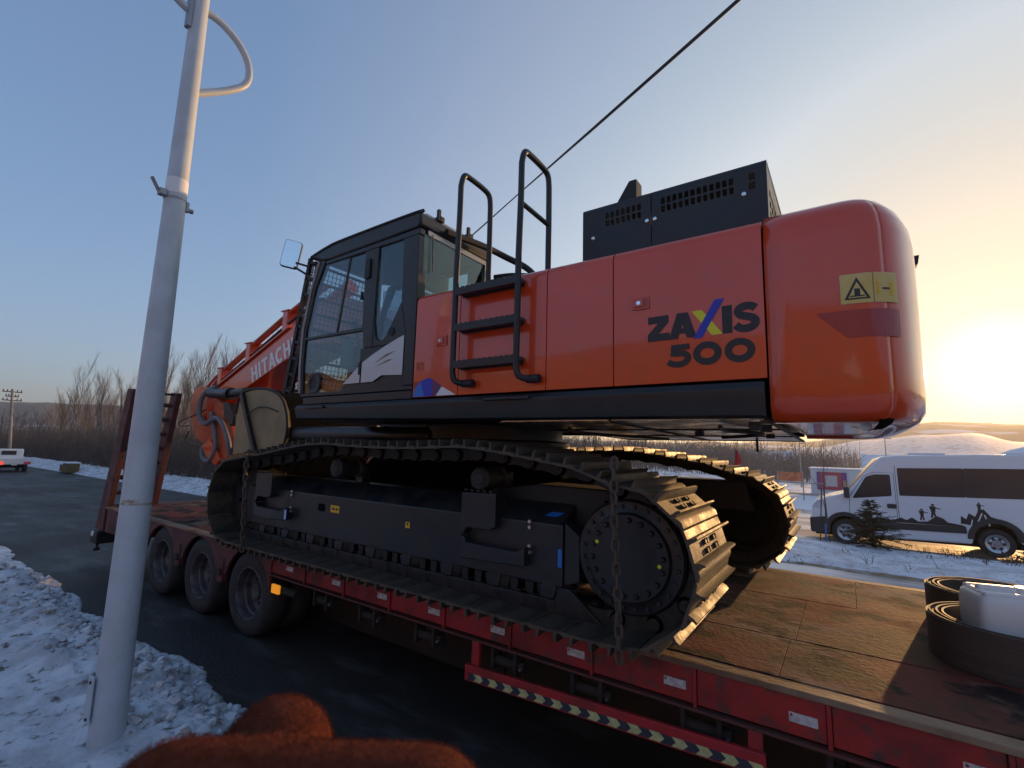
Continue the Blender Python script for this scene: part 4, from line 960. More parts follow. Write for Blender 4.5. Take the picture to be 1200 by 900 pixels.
# silver print on door foot and quarter
decal_xz([[(-4.07, 2.762), (-3.815, 2.762), (-3.815, 2.945), (-3.90, 2.885), (-3.99, 2.815)]], CY0-0.0025, 'silver_decal', 'silver_panel', CB)
decal_xz([[(-3.793, 2.762), (-3.62, 2.762), (-3.50, 2.815), (-3.222, 2.80), (-3.222, 3.165), (-3.30, 3.145), (-3.48, 3.085), (-3.65, 3.02), (-3.793, 2.955)]], CY0-0.0025, 'silver_decal', 'silver_panel', CB)
decal_xz([[(-3.62, 2.93), (-3.45, 3.01), (-3.32, 3.03), (-3.45, 2.985)], [(-3.60, 2.90), (-3.42, 2.955), (-3.35, 2.955), (-3.45, 2.93)]], CY0-0.0036, 'bucket_paint', 'silver_stripe', CB)
part('door_handle', MB().box(-3.835, -3.80, CY0-0.012, CY0+0.007, 2.84, 2.97), 'black_matt', CB, bevel=0.005)
part('door_hinge', MB().box(-3.83, -3.755, CY0-0.02, CY0-0.001, 3.80, 4.0), 'black_matt', CB, bevel=0.008)
part('quarter_cap', MB().cyl((-3.40, CY0-0.006, 3.22), (-3.40, CY0+0.0, 3.22), 0.04, n=18), 'black_matt', CB)
part('window_latch', MB().box(-3.89, -3.865, CY0+0.0, CY0+0.018, 3.60, 3.68), 'black_matt', CB)
# door foot speaker-shaped vent
part('door_vent', MB().lathe([(0.10, -0.008), (0.115, 0.0), (0.115, 0.01), (0.075, 0.01), (0.07, -0.004)], (-4.57, CY0+0.002, 2.80), (0, 1, 0), 24, closed=True), 'black_paint', CB)
part('vent_core', MB().cyl((-4.57, CY0+0.004, 2.80), (-4.57, CY0+0.018, 2.80), 0.075, n=20), 'black_matt', CB)
# glass
part('door_window', MB().prism([(-4.79, 3.315), (-4.685, 3.85), (-4.59, 4.06), (-4.55, 4.10), (-4.13, 4.10), (-4.27, 3.315)], CY0+0.016, CY0+0.021), 'cab_glass', CB, smooth=False)
part('door_window', MB().prism([(-4.25, 3.315), (-4.11, 4.10), (-3.855, 4.10), (-3.845, 3.315)], CY0+0.022, CY0+0.027), 'cab_glass', CB, smooth=False)
part('lower_window', MB().prism([(-4.795, 3.285), (-3.835, 3.28), (-3.79, 3.10), (-3.85, 2.97), (-4.06, 2.765), (-4.10, 2.70), (-4.775, 2.70)], CY0+0.018, CY0+0.023), 'door_glass', CB, smooth=False)
part('rear_side_window', MB().prism([(-3.66, 3.20), (-3.66, 4.11), (-3.295, 4.11), (-3.285, 3.48), (-3.48, 3.15), (-3.60, 3.14)], CY0+0.018, CY0+0.023), 'cab_glass', CB, smooth=False)
part('far_window', MB().box(-4.75, -3.2, CY1-0.04, CY1-0.035, 3.30, 4.12), 'cab_glass', CB, smooth=False)
rw = MB().prism([(CY0+0.06, 3.52), (CY1-0.05, 3.52), (CY1-0.06, 4.12), (CY0+0.06, 4.12)], -3.098, -3.092, 'x')
part('rear_window', rw, 'rear_glass', CB, smooth=False)
part('window_frame', MB().box(-3.10, -3.085, CY0+0.10, CY1-0.02, 4.12, 4.17).box(-3.10, -3.085, CY1-0.06, CY1-0.01, 3.50, 4.12), 'galv', CB)
part('rear_wall', MB().box(-3.12, -3.095, CY0+0.09, CY1-0.05, 2.67, 3.50), 'black_paint', CB)
part('aerial', MB().cyl((-3.075, 3.05, 4.14), (-3.07, 3.06, 3.78), 0.005, n=6), 'black_matt', CB)
# seat and console
part('seat', MB().prism([(-4.10, 3.0), (-3.62, 2.97), (-3.60, 3.10), (-4.12, 3.14)], 3.20, 3.66), 'seat_fabric', CB, bevel=0.05, seg=3)
part('seat_back', MB().prism([(-3.72, 3.05), (-3.56, 3.08), (-3.40, 3.72), (-3.50, 3.76)], 3.20, 3.66), 'seat_fabric', CB, bevel=0.05, seg=3)
part('head_rest', MB().prism([(-3.52, 3.78), (-3.40, 3.76), (-3.36, 3.95), (-3.47, 3.97)], 3.30, 3.56), 'seat_fabric', CB, bevel=0.03, seg=3)
part('console', MB().box(-4.2, -3.6, 3.02, 3.16, 2.70, 3.18), 'cab_interior', CB, bevel=0.03)
part('lever', MB().cyl((-4.12, 3.1, 3.16), (-4.2, 3.1, 3.42), 0.015, n=8).lathe([(0, 0.09), (0.03, 0.06), (0.03, 0.0), (0.015, -0.03)], (-4.2, 3.1, 3.40), (-0.2, 0, 1), 12), 'black_matt', CB)
part('notice_paper', MB().box(-4.18, -3.98, CY0+0.028, CY0+0.030, 2.94, 3.22), 'paper', CB)
# front guard: side ladders and wire grid
FG = part('front_guard', MB().bar((-5.16, 2.93, 2.72), (-4.87, 2.93, 4.25), 0.03, 0.05, up=(1, 0, 0)), 'black_matt', CB)
part('guard_bar', MB().bar((-5.02, 2.93, 2.72), (-4.73, 2.93, 4.14), 0.03, 0.03, up=(1, 0, 0)), 'black_matt', FG)
part('guard_bar', MB().bar((-5.16, 3.90, 2.72), (-4.87, 3.90, 4.25), 0.03, 0.05, up=(1, 0, 0)), 'black_matt', FG)
for k in range(9):
    t = 0.03+0.117*k; x = -5.16+0.29*t; z = 2.72+1.53*t
    part('guard_rung', MB().bar((x, 2.93, z), (x+0.14, 2.93, z-0.03), 0.03, 0.03), 'black_matt', FG)
    part('guard_bar', MB().bar((x, 2.93, z), (x, 3.90, z), 0.02, 0.025), 'black_matt', FG)
g = MB()
for k in range(26):
    t = 0.03+0.037*k; x = -5.15+0.29*t; z = 2.72+1.53*t; g.bar((x, 2.95, z), (x, 3.89, z), 0.006, 0.006)
for k in range(18):
    y = 2.97+0.053*k; g.bar((-5.15, y, 2.75), (-4.87, y, 4.22), 0.006, 0.006)
for k in range(20):
    t = 0.05+0.047*k; x = -5.15+0.29*t; z = 2.72+1.53*t; g.bar((x, 2.932, z), (x+0.13, 2.932, z-0.03), 0.006, 0.006)
for d in (0.04, 0.08): g.bar((-5.15+d, 2.932, 2.72), (-4.87+d, 2.932, 4.18), 0.006, 0.006)
part('guard_mesh', g, 'black_matt', FG)
# wing mirror
MR = part('mirror_arm', MB().tube([(-4.90, 2.92, 4.16), (-5.005, 2.835, 4.195)], 0.012, 8), 'black_matt', CB)
part('mirror_stay', MB().tube([(-4.92, 2.92, 4.07), (-5.03, 2.835, 4.15)], 0.012, 8), 'black_matt', MR)
md_ = Vector((0.75, -0.65, -0.05)).normalized()
q_ = Matrix.Translation(Vector((-5.06, 2.80, 4.30))) @ md_.to_track_quat('Z', 'Y').to_matrix().to_4x4() @ Matrix.Rotation(R(-9), 4, 'Z')
ms = round_poly([(-0.095, -0.16), (0.095, -0.16), (0.095, 0.16), (-0.095, 0.16)], 0.035, 4)
b1 = MB().prism(ms, -0.05, 0.0, 'z'); b2 = MB().prism([(a*0.92, b*0.95) for a, b in ms], 0.001, 0.004, 'z')
part('mirror_shell', MB().add([q_ @ v for v in b1.v], b1.f), 'black_matt', MR, bevel=0.01)
part('mirror_glass', MB().add([q_ @ v for v in b2.v], b2.f), 'mirror', MR, smooth=False)
# pipes and hoses behind the cab
part('hydraulic_hoses', MB().tube(smooth_path([(-3.05, 3.2, 4.22), (-3.0, 3.7, 4.26), (-2.95, 4.05, 4.25), (-2.75, 4.2, 4.12), (-2.6, 4.25, 3.9), (-2.5, 4.3, 3.55)], 6), 0.035, 8)
     .tube(smooth_path([(-3.1, 4.05, 4.05), (-2.85, 4.1, 4.04), (-2.6, 4.15, 3.95), (-2.4, 4.2, 3.55)], 6), 0.03, 8)
     .tube(smooth_path([(-3.3, 4.2, 3.8), (-2.9, 4.2, 3.92), (-2.5, 4.3, 3.9), (-2.2, 4.4, 3.6)], 6), 0.03, 8), 'rubber_black', EX)
part('valve_cover', MB().box(-3.6, -2.3, 4.02, 4.9, 3.51, 3.80), 'black_paint', EX, bevel=0.04, seg=3)
# ---- boom, arm, bucket, folded for transport
BY0, BY1 = 4.08, 4.74
boom = [(-3.75, 2.62), (-3.60, 2.80), (-3.72, 2.98), (-4.4, 3.50), (-5.2, 4.08), (-5.9, 4.30), (-6.5, 4.25), (-7.2, 3.99), (-8.5, 3.49), (-9.75, 3.04), (-10.02, 2.94), (-10.08, 2.80), (-9.98, 2.66), (-9.75, 2.60), (-8.6, 3.03), (-7.3, 3.46), (-6.5, 3.66), (-5.9, 3.60), (-5.2, 3.30), (-4.4, 2.80), (-3.95, 2.58)]
BM = part('boom', MB().prism(boom, BY0, BY1), 'orange', EX, bevel=0.012)
part('boom_flange', MB().bar((-9.7, 4.41, 3.075), (-7.2, 4.41, 4.005), 0.74, 0.022, up=(0, 0, 1)), 'orange', BM)
ud = Vector((1.27, 0.43)).normalized(); un = Vector((-ud.y, ud.x))
def T(q):
    v = Vector((-8.22, 3.165))+ud*q[0]+un*q[1]; return (v.x, v.y)
hh = 0.275; lw = 0.062; ps = []
def put(x, polys): ps.extend([[(a+x, b) for a, b in p_] for p_ in polys])
def rect(a, b, c, d): return [(a, c), (b, c), (b, d), (a, d)]
Hl = [rect(0, lw, 0, hh), rect(.13, .13+lw, 0, hh), rect(lw, .13, hh*.42, hh*.60)]
put(0.0, Hl); put(0.235, [rect(0, lw, 0, hh)]); put(0.335, [rect(.065, .065+lw, 0, hh-.052), rect(0, .19, hh-.05, hh)])
put(0.545, [[(0, 0), (.06, 0), (.125, hh), (.07, hh)], [(.145, 0), (.205, 0), (.135, hh), (.08, hh)], rect(.045, .16, .055, .105)])
cpts = [(.105+.085*math.cos(R(a)), hh/2+(hh/2-.027)*math.sin(R(a))) for a in range(48, 313, 12)]
put(0.77, strip2d(cpts, 0.066)); put(1.0, Hl); put(1.235, [rect(0, lw, 0, hh)])
decal_xz(ps, BY0-0.003, 'decal_white', 'lettering', BM, T, 0.0001)
part('arm_cylinder', MB().cyl((-6.2, 4.45, 4.62), (-7.75, 4.45, 4.04), 0.12, n=20).cyl((-7.7, 4.45, 4.06), (-7.85, 4.45, 4.0), 0.14, n=20), 'orange', EX)
part('cylinder_rod', MB().cyl((-7.8, 4.45, 4.02), (-9.75, 4.45, 3.30), 0.062, n=16), 'chrome', EX)
part('rod_eye', MB().cyl((-9.8, 4.31, 3.28), (-9.8, 4.59, 3.28), 0.11, n=18), 'orange', EX)
for y, dz in ((4.10, 0.0), (4.19, 0.03)):
    part('boom_pipe', MB().tube(smooth_path([(-6.4, y, 4.55+dz), (-7.2, y, 4.30+dz), (-8.5, y, 3.80+dz), (-9.6, y, 3.36+dz), (-9.95, y, 3.16+dz)], 5), 0.028, 8), 'orange_dusty', EX)
part('boom_pipe', MB().tube(smooth_path([(-6.4, 4.10, 4.36), (-7.2, 4.10, 4.11), (-8.5, 4.10, 3.61), (-9.6, 4.10, 3.19), (-9.9, 4.10, 3.06)], 5), 0.022, 8), 'black_matt', EX)
for x, z in ((-7.35, 4.10), (-8.45, 3.68), (-9.4, 3.31)):
    part('pipe_clamp', MB().box(x-0.07, x+0.07, 4.06, 4.24, z-0.13, z+0.19), 'orange', EX, bevel=0.012)
    part('pipe_saddle', MB().box(x-0.12, x+0.10, 4.05, 4.26, z+0.19, z+0.21), 'orange', EX, bevel=0.004)
armo = [(-10.37, 2.85), (-10.20, 3.15), (-9.98, 3.20), (-9.54, 3.12), (-9.21, 2.92), (-9.0, 2.83), (-8.58, 2.39), (-8.40, 2.02), (-8.2, 1.62), (-7.2, 1.36), (-7.05, 1.18), (-7.3, 1.10), (-8.6, 1.30), (-9.07, 1.80), (-9.48, 2.08), (-9.95, 2.23), (-10.21, 2.54)]
AR = part('arm', MB().prism(armo, 4.00, 4.07), 'orange_dusty', EX, bevel=0.01)
part('side_plate', MB().prism(armo, 4.75, 4.82), 'orange_dusty', AR, bevel=0.01)
part('arm_web', MB().prism([(-10.33, 2.84), (-9.6, 2.98), (-9.2, 2.78), (-8.62, 2.34), (-8.3, 1.66), (-8.55, 1.36), (-9.1, 1.84), (-9.9, 2.26)], 4.071, 4.079).prism([(-10.3, 2.80), (-10.24, 2.56), (-9.97, 2.26), (-9.5, 2.11), (-9.09, 1.83), (-8.62, 1.33), (-7.3, 1.12), (-7.3, 1.30), (-8.5, 1.5), (-9.0, 2.0)], 4.079, 4.75), 'orange_dusty', AR)
for x, z, r_ in ((-9.45, 2.78, 0.10), (-9.0, 1.95, 0.07), (-9.25, 2.0, 0.06), (-9.62, 2.62, 0.05)):
    part('pin_boss', MB().lathe([(0, -0.035), (r_*0.55, -0.035), (r_*0.6, -0.02), (r_, -0.02), (r_, 0.0)], (x, 4.0, z), (0, 1, 0), 18), 'orange', AR)
part('link_bracket', MB().prism([(-9.5, 2.06), (-9.2, 2.20), (-8.95, 2.02), (-8.75, 1.86), (-8.9, 1.76), (-9.2, 1.86)], 3.93, 3.998), 'orange', AR, bevel=0.01)
part('arm_hose', MB().tube(smooth_path([(-9.30, 4.0, 3.14), (-9.54, 3.95, 3.08), (-9.72, 3.93, 2.89), (-9.67, 3.92, 2.61), (-9.39, 3.91, 2.47), (-9.12, 3.90, 2.54), (-8.93, 3.90, 2.57), (-8.70, 3.90, 2.45), (-8.50, 3.92, 2.18), (-8.48, 3.95, 2.02), (-8.5, 3.99, 1.9)], 6), 0.042, 10), 'hose_grey', AR)
part('arm_hose', MB().tube(smooth_path([(-9.32, 3.97, 2.68), (-9.18, 3.95, 2.50), (-9.02, 3.94, 2.26), (-8.96, 3.93, 2.01), (-9.14, 3.93, 1.83), (-9.39, 3.94, 1.86), (-9.52, 3.96, 2.01), (-9.5, 3.99, 2.08)], 6), 0.038, 10), 'hose_grey', AR)
part('thin_line', MB().tube(smooth_path([(-9.6, 4.0, 2.75), (-10.2, 3.99, 2.62), (-10.55, 3.98, 2.55), (-10.7, 3.98, 2.48), (-10.45, 3.98, 2.44), (-10.2, 3.99, 2.46)], 5), 0.010, 6)
     .tube(smooth_path([(-10.2, 3.99, 2.35), (-10.32, 3.98, 2.2), (-10.15, 3.98, 2.1), (-9.7, 3.98, 2.05), (-9.2, 3.98, 1.98)], 5), 0.010, 6), 'rubber_black', AR)
part('black_block', MB().prism([(-8.70, 2.83), (-8.52, 2.82), (-8.28, 2.60), (-8.30, 2.45), (-8.40, 2.42), (-8.46, 2.52), (-8.60, 2.55)], 3.86, 3.99), 'black_paint', AR, bevel=0.012)
part('bucket_cylinder', MB().cyl((-9.35, 3.93, 3.02), (-8.55, 3.90, 2.97), 0.085, n=16).cyl((-8.55, 3.90, 2.97), (-8.0, 3.88, 2.99), 0.065, n=16).cyl((-8.62, 3.9, 2.975), (-8.52, 3.9, 2.975), 0.105, n=16), 'black_paint', EX)
# bucket: two side plates and a rolled shell
bk = [(-7.66, 1.25), (-7.68, 2.60), (-7.64, 2.80), (-7.52, 2.91), (-7.36, 2.95), (-7.1, 2.96), (-6.86, 2.94), (-6.60, 2.88), (-6.41, 2.77), (-6.28, 2.60), (-6.22, 2.40), (-6.24, 2.22), (-6.33, 2.05), (-6.5, 1.80), (-6.8, 1.45), (-7.2, 1.22)]
BK = part('bucket', MB().prism(bk, 3.62, 3.66), 'bucket_paint', EX, bevel=0.006)
part('side_plate', MB().prism(bk, 5.14, 5.18), 'bucket_paint', BK, bevel=0.006)
sh = bk[2:]
part('bucket_shell', MB().prism(sh+list(reversed([( -7.05+(a+7.05)*0.95, 2.1+(b-2.1)*0.95) for a, b in sh])), 3.661, 5.139), 'dark_core', BK)
rim_ = [Vector((v.x, 3.61, v.y)) for v in smooth_path([(a, b, 0) for a, b in bk[1:14]], 3)]
part('bucket_rim', MB().tube(rim_, 0.018, 6), 'black_matt', BK)
part('link_rod', MB().bar((-7.50, 3.59, 2.88), (-6.92, 3.59, 1.95), 0.05, 0.07, up=(1, 0, 0)), 'black_paint', BK)
part('thin_hose', MB().tube(smooth_path([(-7.25, 3.58, 2.56), (-7.05, 3.59, 2.66), (-6.8, 3.60, 2.67), (-6.5, 3.61, 2.60)], 5), 0.009, 6), 'rubber_black', BK)
# boom foot cylinders under the cab front
for y in (3.98, 4.72):
    part('boom_cylinder', MB().cyl((-4.6, y, 2.55), (-6.2, y, 3.1), 0.11, n=16), 'orange', EX)
part('front_platform', MB().prism([(-5.15, 2.50), (-4.70, 2.40), (-4.70, 2.575), (-5.15, 2.56)], 3.95, 4.95), 'black_paint', EX)
part('travel_pipe', MB().cyl((-6.2, 3.75, 2.30), (-3.6, 3.75, 2.28), 0.10, n=14), 'black_paint', EX)
# ---- tie-down chains
tor = [(0.020*math.cos(R(a))*1.0, 0.034*math.sin(R(a))) for a in range(0, 360, 45)]
tor = [(x, z+math.copysign(0.008, z) if abs(z) > 0.001 else z) for x, z in tor]
chainM = MB().tube([(x, 0, z) for x, z in tor], 0.0105, 6, closed=True).mesh('chain_link', 'chain_rust')
def chain(path, label):
    P = smooth_path(path, 10); c = thing('tie_down_chain', label, 'chain', path[-1], group='tie-down chains')
    d = 0.0; k = 0; last = P[0]
    pts = [P[0]]; acc = 0
    for i in range(len(P)-1):
        seg = (P[i+1]-P[i]).length; t = 0.0
        while acc+seg-t >= 0.066:
            t += 0.066-acc; acc = 0; pts.append(P[i]+(P[i+1]-P[i])*(t/seg))
        acc += seg-t
    for i in range(len(pts)-1):
        dv = (pts[i+1]-pts[i]).normalized(); Mq = dv.to_track_quat('Z', 'Y').to_matrix().to_4x4()
        inst('chain_link', chainM, c, Matrix.Translation((pts[i]+pts[i+1])/2) @ Mq @ Matrix.Rotation((math.pi/2)*(i % 2), 4, 'Z'))
chain([(-1.13, 2.70, 2.13), (-1.125, 2.675, 2.0), (-1.115, 2.67, 1.7), (-1.10, 2.675, 1.3), (-1.10, 2.69, 1.0)], 'rusty tie-down chain hanging across the rear sprocket cover')
chain([(-5.36, 2.70, 2.08), (-5.34, 2.675, 1.9), (-5.30, 2.675, 1.5), (-5.28, 2.69, 1.0)], 'dark tie-down chain hanging over the front end of the track frame')
# ================================================================= LAMP POST, CABLE
LP = thing('lamp_post', 'tall tapered white steel lamp post in the snow at the left', 'lamp post', (-4.28, 1.38, 0.05))
PX, PY = -4.285, 1.385
part('pole', MB().lathe([(0.0, 0.0), (0.105, 0.0), (0.097, 1.4), (0.087, 2.7), (0.073, 4.2), (0.062, 5.8), (0.055, 7.0), (0.050, 8.2), (0.0, 8.2)], (PX, PY, 0.03), (0, 0, 1), 40), 'pole_white', LP)
s_ = 1
part('loop_arm', MB().tube(smooth_path([(PX, PY+s_*0.03, 5.80), (PX, PY+s_*0.18, 5.79), (PX, PY+s_*0.34, 5.70), (PX, PY+s_*0.43, 5.55), (PX, PY+s_*0.42, 5.38), (PX, PY+s_*0.28, 5.22), (PX, PY+s_*0.03, 5.02)], 6), 0.030, 12), 'pole_white', LP)
part('side_arm', MB().tube(smooth_path([(PX, PY-0.03, 5.70), (PX, PY-0.2, 5.76), (PX, PY-0.5, 5.95), (PX, PY-0.9, 6.25)], 6), 0.032, 12), 'pole_white', LP)
part('hinge_plate', MB().box(PX-0.02, PX+0.04, PY-0.09, PY-0.055, 5.55, 5.85), 'galv', LP, bevel=0.006)
part('band', MB().lathe([(0.073, 0), (0.079, 0.0), (0.079, 0.018), (0.073, 0.018)], (PX, PY, 4.06), (0.05, -0.12, 1), 32, closed=True), 'galv', LP)
part('band_clamp', MB().box(PX-0.02, PX+0.04, PY-0.12, PY-0.07, 4.06, 4.11).cyl((PX, PY-0.11, 4.08), (PX, PY-0.17, 4.18), 0.014, n=10), 'galv', LP, bevel=0.006)
part('band_clamp', MB().box(PX, PX+0.04, PY+0.065, PY+0.09, 3.99, 4.07).cyl((PX+0.02, PY+0.08, 4.01), (PX+0.02, PY+0.125, 4.01), 0.019, n=12), 'galv', LP, bevel=0.006)
part('tape_patch', MB().lathe([(0.072, 0), (0.0765, 0.0), (0.0750, 0.13), (0.071, 0.13)], (PX, PY, 4.10), (0, 0, 1), 32, closed=True), 'decal_white', LP)
part('rusty_seam', MB().lathe([(0.0945, 0.0), (0.0972, 0.004), (0.0970, 0.012), (0.0942, 0.016)], (PX, PY, 1.70), (0.03, 0.02, 1), 40, closed=True), 'pole_rust', LP)
sm = MB(); vs = []; fs = []
for k in range(9):
    a = R(-75+k*8); 
    z0, z1 = 1.717, 1.722+0.022*abs(math.sin(k*1.7+0.4))
    vs += [(PX+0.0975*math.cos(a), PY+0.0975*math.sin(a), z0), (PX+0.0975*math.cos(a), PY+0.0975*math.sin(a), z1)]
for k in range(8): fs.append((2*k, 2*k+2, 2*k+3, 2*k+1))
part('rust_stain', sm.add(vs, fs), 'pole_rust', LP, fixn=False)
HP = part('hatch_cover', MB().box(PX-0.06, PX+0.03, PY-0.126, PY-0.112, 0.27, 0.56), 'pole_white', LP, bevel=0.005)
part('hatch_bolt', MB().cyl((PX, PY-0.134, 0.53), (PX, PY-0.124, 0.53), 0.01, n=8).cyl((PX, PY-0.134, 0.30), (PX, PY-0.124, 0.30), 0.01, n=8), 'rubber_black', HP)
pa, pb = Vector((-0.59, 4.31, 6.31)), Vector((-11.94, 13.76, 10.42))
dv = (pb-pa)
pts = [pa-dv*0.55+dv*3.6*t/24 for t in range(25)]
pts2 = [q+Vector((0.02*math.sin(i), 0.02*math.cos(i*1.3), -0.02)) for i, q in enumerate(pts)]
solo('overhead_cable', MB().tube(pts, 0.016, 7).tube(pts2, 0.010, 6), 'cable', 'thin dark overhead cable running above the excavator cab', 'cable', loc=tuple(pa))

# ================================================================= WHITE MINIBUS
VZ = -0.315
VN = thing('minibus', 'white minibus with dark windows parked on the side road', 'minibus', (2.0, 18.6, VZ))
vy0, vy1 = 17.62, 19.62
low = [(-0.93, 0.02), (-0.98, 0.10), (-0.98, 0.36), (-0.92, 0.80), (-0.80, 0.93), (-0.52, 1.04), (-0.16, 1.14), (0.02, 1.24), (0.80, 2.20), (0.92, 2.25), (1.2, 2.28), (3.0, 2.32), (5.3, 2.32), (5.42, 2.2), (5.48, 1.2), (5.46, 0.05)]
low += [(3.55, 0.05)] + arc(3.08, 0.12, 0.44, 0, 180, 10) + [(2.60, -0.02), (0.42, -0.04)] + arc(-0.12, 0.10, 0.41, 0, 180, 10) + [(-0.58, 0.02)]
part('body', MB().prism(low, vy0, vy1), 'van_white', VN, bevel=0.10, seg=4)
yS = vy0-0.006
part('underbody', MB().box(-0.9, 5.3, vy0+0.25, vy1-0.25, -0.10, 0.40), 'dark_core', VN)
def vplate(pts, mat, name, y=yS, th=0.012, par=None, r_=0.05): return part(name, MB().prism(round_poly(pts, r_, 3), y, y+th), mat, par or VN, bevel=0.003)
dw = vplate([(0.10, 1.03), (0.46, 1.66), (0.66, 1.74), (1.03, 1.74), (1.03, 1.14)], 'van_glass', 'door_window')
vplate([(1.20, 1.16), (1.20, 1.93), (2.58, 1.95), (2.58, 1.18)], 'van_glass', 'side_window', r_=0.03); vplate([(2.59, 1.18), (2.59, 1.95), (3.95, 1.96), (3.95, 1.20)], 'van_glass', 'side_window', r_=0.03)
vplate([(3.96, 1.20), (3.96, 1.96), (5.3, 1.96), (5.3, 1.20)], 'van_glass', 'side_window', r_=0.03)
part('window_band', MB().box(1.3, 5.2, vy0-0.003, vy0+0.002, 1.2, 1.93), 'van_grey', VN)
for pth in ([(1.11, 0.02), (1.11, 1.78), (0.66, 1.80), (0.42, 1.68), (0.03, 1.06)], [(0.03, 1.06), (0.0, 0.5)], [(1.15, 0.02), (1.15, 2.0)]):
    part('door_seam', MB().add([v for q in strip2d(pth, 0.012) for v in [(p_[0], vy0-0.002, p_[1]) for p_ in q]], [(4*i, 4*i+1, 4*i+2, 4*i+3) for i in range(len(pth)-1)]), 'van_grey', VN, smooth=False, fixn=False)
ws = MB().add([(-0.02, vy0+0.18, 1.22), (-0.02, vy1-0.18, 1.22), (0.76, vy1-0.25, 2.17), (0.76, vy0+0.25, 2.17)], [(0, 1, 2, 3)])
part('windscreen', MB().add([v+Vector((-0.02, 0, 0.02)) for v in ws.v], [(0, 1, 2, 3)]), 'van_glass', VN, smooth=False)
vplate([(-1.0, -0.02), (-1.0, 0.40), (-0.60, 0.46), (-0.50, 0.30), (-0.52, -0.02)], 'van_grey', 'front_bumper', yS-0.02, 0.06)
part('front_bumper', MB().box(-1.02, -0.90, vy0+0.05, vy1-0.05, -0.02, 0.40), 'van_grey', VN, bevel=0.04)
for cx, cz, r0_, r1_ in ((-0.12, 0.10, 0.40, 0.52), (3.08, 0.12, 0.43, 0.56)):
    part('wheel_arch', MB().prism(arc(cx, cz, r1_, 0, 180, 16)+list(reversed(arc(cx, cz, r0_, 0, 180, 16))), yS-0.018, yS+0.05), 'van_grey', VN, bevel=0.01)
vplate([(0.40, 0.22), (0.40, 0.40), (2.52, 0.42), (2.52, 0.25)], 'van_grey', 'side_moulding', yS-0.016, 0.03, r_=0.02)
vplate([(3.64, 0.25), (3.64, 0.43), (5.42, 0.43), (5.42, 0.25)], 'van_grey', 'side_moulding', yS-0.016, 0.03, r_=0.02)
vplate([(0.90, 0.80), (0.90, 0.92), (1.10, 0.92), (1.10, 0.80)], 'van_grey', 'door_handle', yS-0.03, 0.03, r_=0.02)
vplate([(-0.93, 0.72), (-0.80, 0.92), (-0.62, 0.95), (-0.62, 0.80), (-0.75, 0.68)], 'lens', 'headlight', yS-0.002, 0.03)
part('wing_mirror', MB().box(-0.10, 0.04, vy0-0.22, vy0-0.04, 1.04, 1.36), 'van_grey', VN, bevel=0.03)
part('roof_rack', MB().box(1.5, 2.3, vy0+0.2, vy0+0.3, 2.30, 2.36).box(3.5, 5.0, vy0+0.2, vy0+0.3, 2.315, 2.37), 'van_white', VN, bevel=0.01)
# mural of climbers on the flank
yM = yS-0.0025+0.004
hills_ = [(0.62, 0.42), (0.80, 0.50), (0.98, 0.47), (1.18, 0.56), (1.30, 0.50), (1.42, 0.58), (1.55, 0.48), (1.75, 0.50), (1.95, 0.66), (2.08, 0.60), (2.20, 0.50), (2.45, 0.46), (2.52, 0.42)]
decal_xz([hills_], vy0-0.0035, 'decal_black', 'mural', VN)
decal_xz([[(2.42, 0.50), (2.44, 0.70), (2.54, 0.62), (2.60, 0.78), (2.72, 0.70), (2.80, 0.88), (2.90, 0.90), (3.02, 0.72), (3.30, 0.62), (3.36, 0.58), (3.0, 0.56), (2.85, 0.44)]], vy0-0.0035, 'decal_black', 'mural', VN)
for px_, pz_, s_ in ((1.62, 0.52, 0.30), (1.86, 0.60, 0.36), (2.80, 0.82, 0.24)):
    decal_xz([[(px_-.10*s_, pz_), (px_+.02*s_, pz_), (px_+.10*s_, pz_+.45*s_), (px_-.02*s_, pz_+.5*s_)], [(px_+.14*s_, pz_), (px_+.26*s_, pz_), (px_+.16*s_, pz_+.5*s_), (px_+.04*s_, pz_+.45*s_)],
              [(px_-.04*s_, pz_+.44*s_), (px_+.2*s_, pz_+.44*s_), (px_+.24*s_, pz_+.86*s_), (px_-.14*s_, pz_+.86*s_)], [(px_+.0*s_, pz_+.88*s_), (px_+.16*s_, pz_+.88*s_), (px_+.16*s_, pz_+1.04*s_), (px_+.0*s_, pz_+1.04*s_)],
              [(px_+.2*s_, pz_+.72*s_), (px_+.2*s_, pz_+.80*s_), (px_+.52*s_, pz_+.72*s_), (px_+.52*s_, pz_+.66*s_)]], vy0-0.0045, 'decal_black', 'mural', VN, None, 0.0003)
decal_xz([bar2((1.95, 0.76), (2.18, 0.50), 0.015), bar2((2.86, 0.80), (2.72, 0.46), 0.03), bar2((2.90, 0.76), (2.98, 0.48), 0.03), bar2((2.66, 0.62), (2.62, 0.46), 0.025)], vy0-0.0055, 'decal_white', 'mural', VN, None, 0.0003)
vt = MB().lathe([(0.23, 0.02), (0.30, 0.0), (0.335, 0.012), (0.355, 0.04), (0.36, 0.08), (0.36, 0.16), (0.34, 0.21), (0.23, 0.22)], (0, 0, 0), n=36, closed=True).mesh('tyre', 'tyre')
va = MB().lathe([(0.0, 0.03), (0.05, 0.03), (0.07, 0.05), (0.12, 0.045), (0.15, 0.06), (0.20, 0.03), (0.235, 0.02), (0.24, 0.05), (0.22, 0.12), (0.0, 0.12)], (0, 0, 0), n=30)
vr = va.mesh('rim', 'alloy')
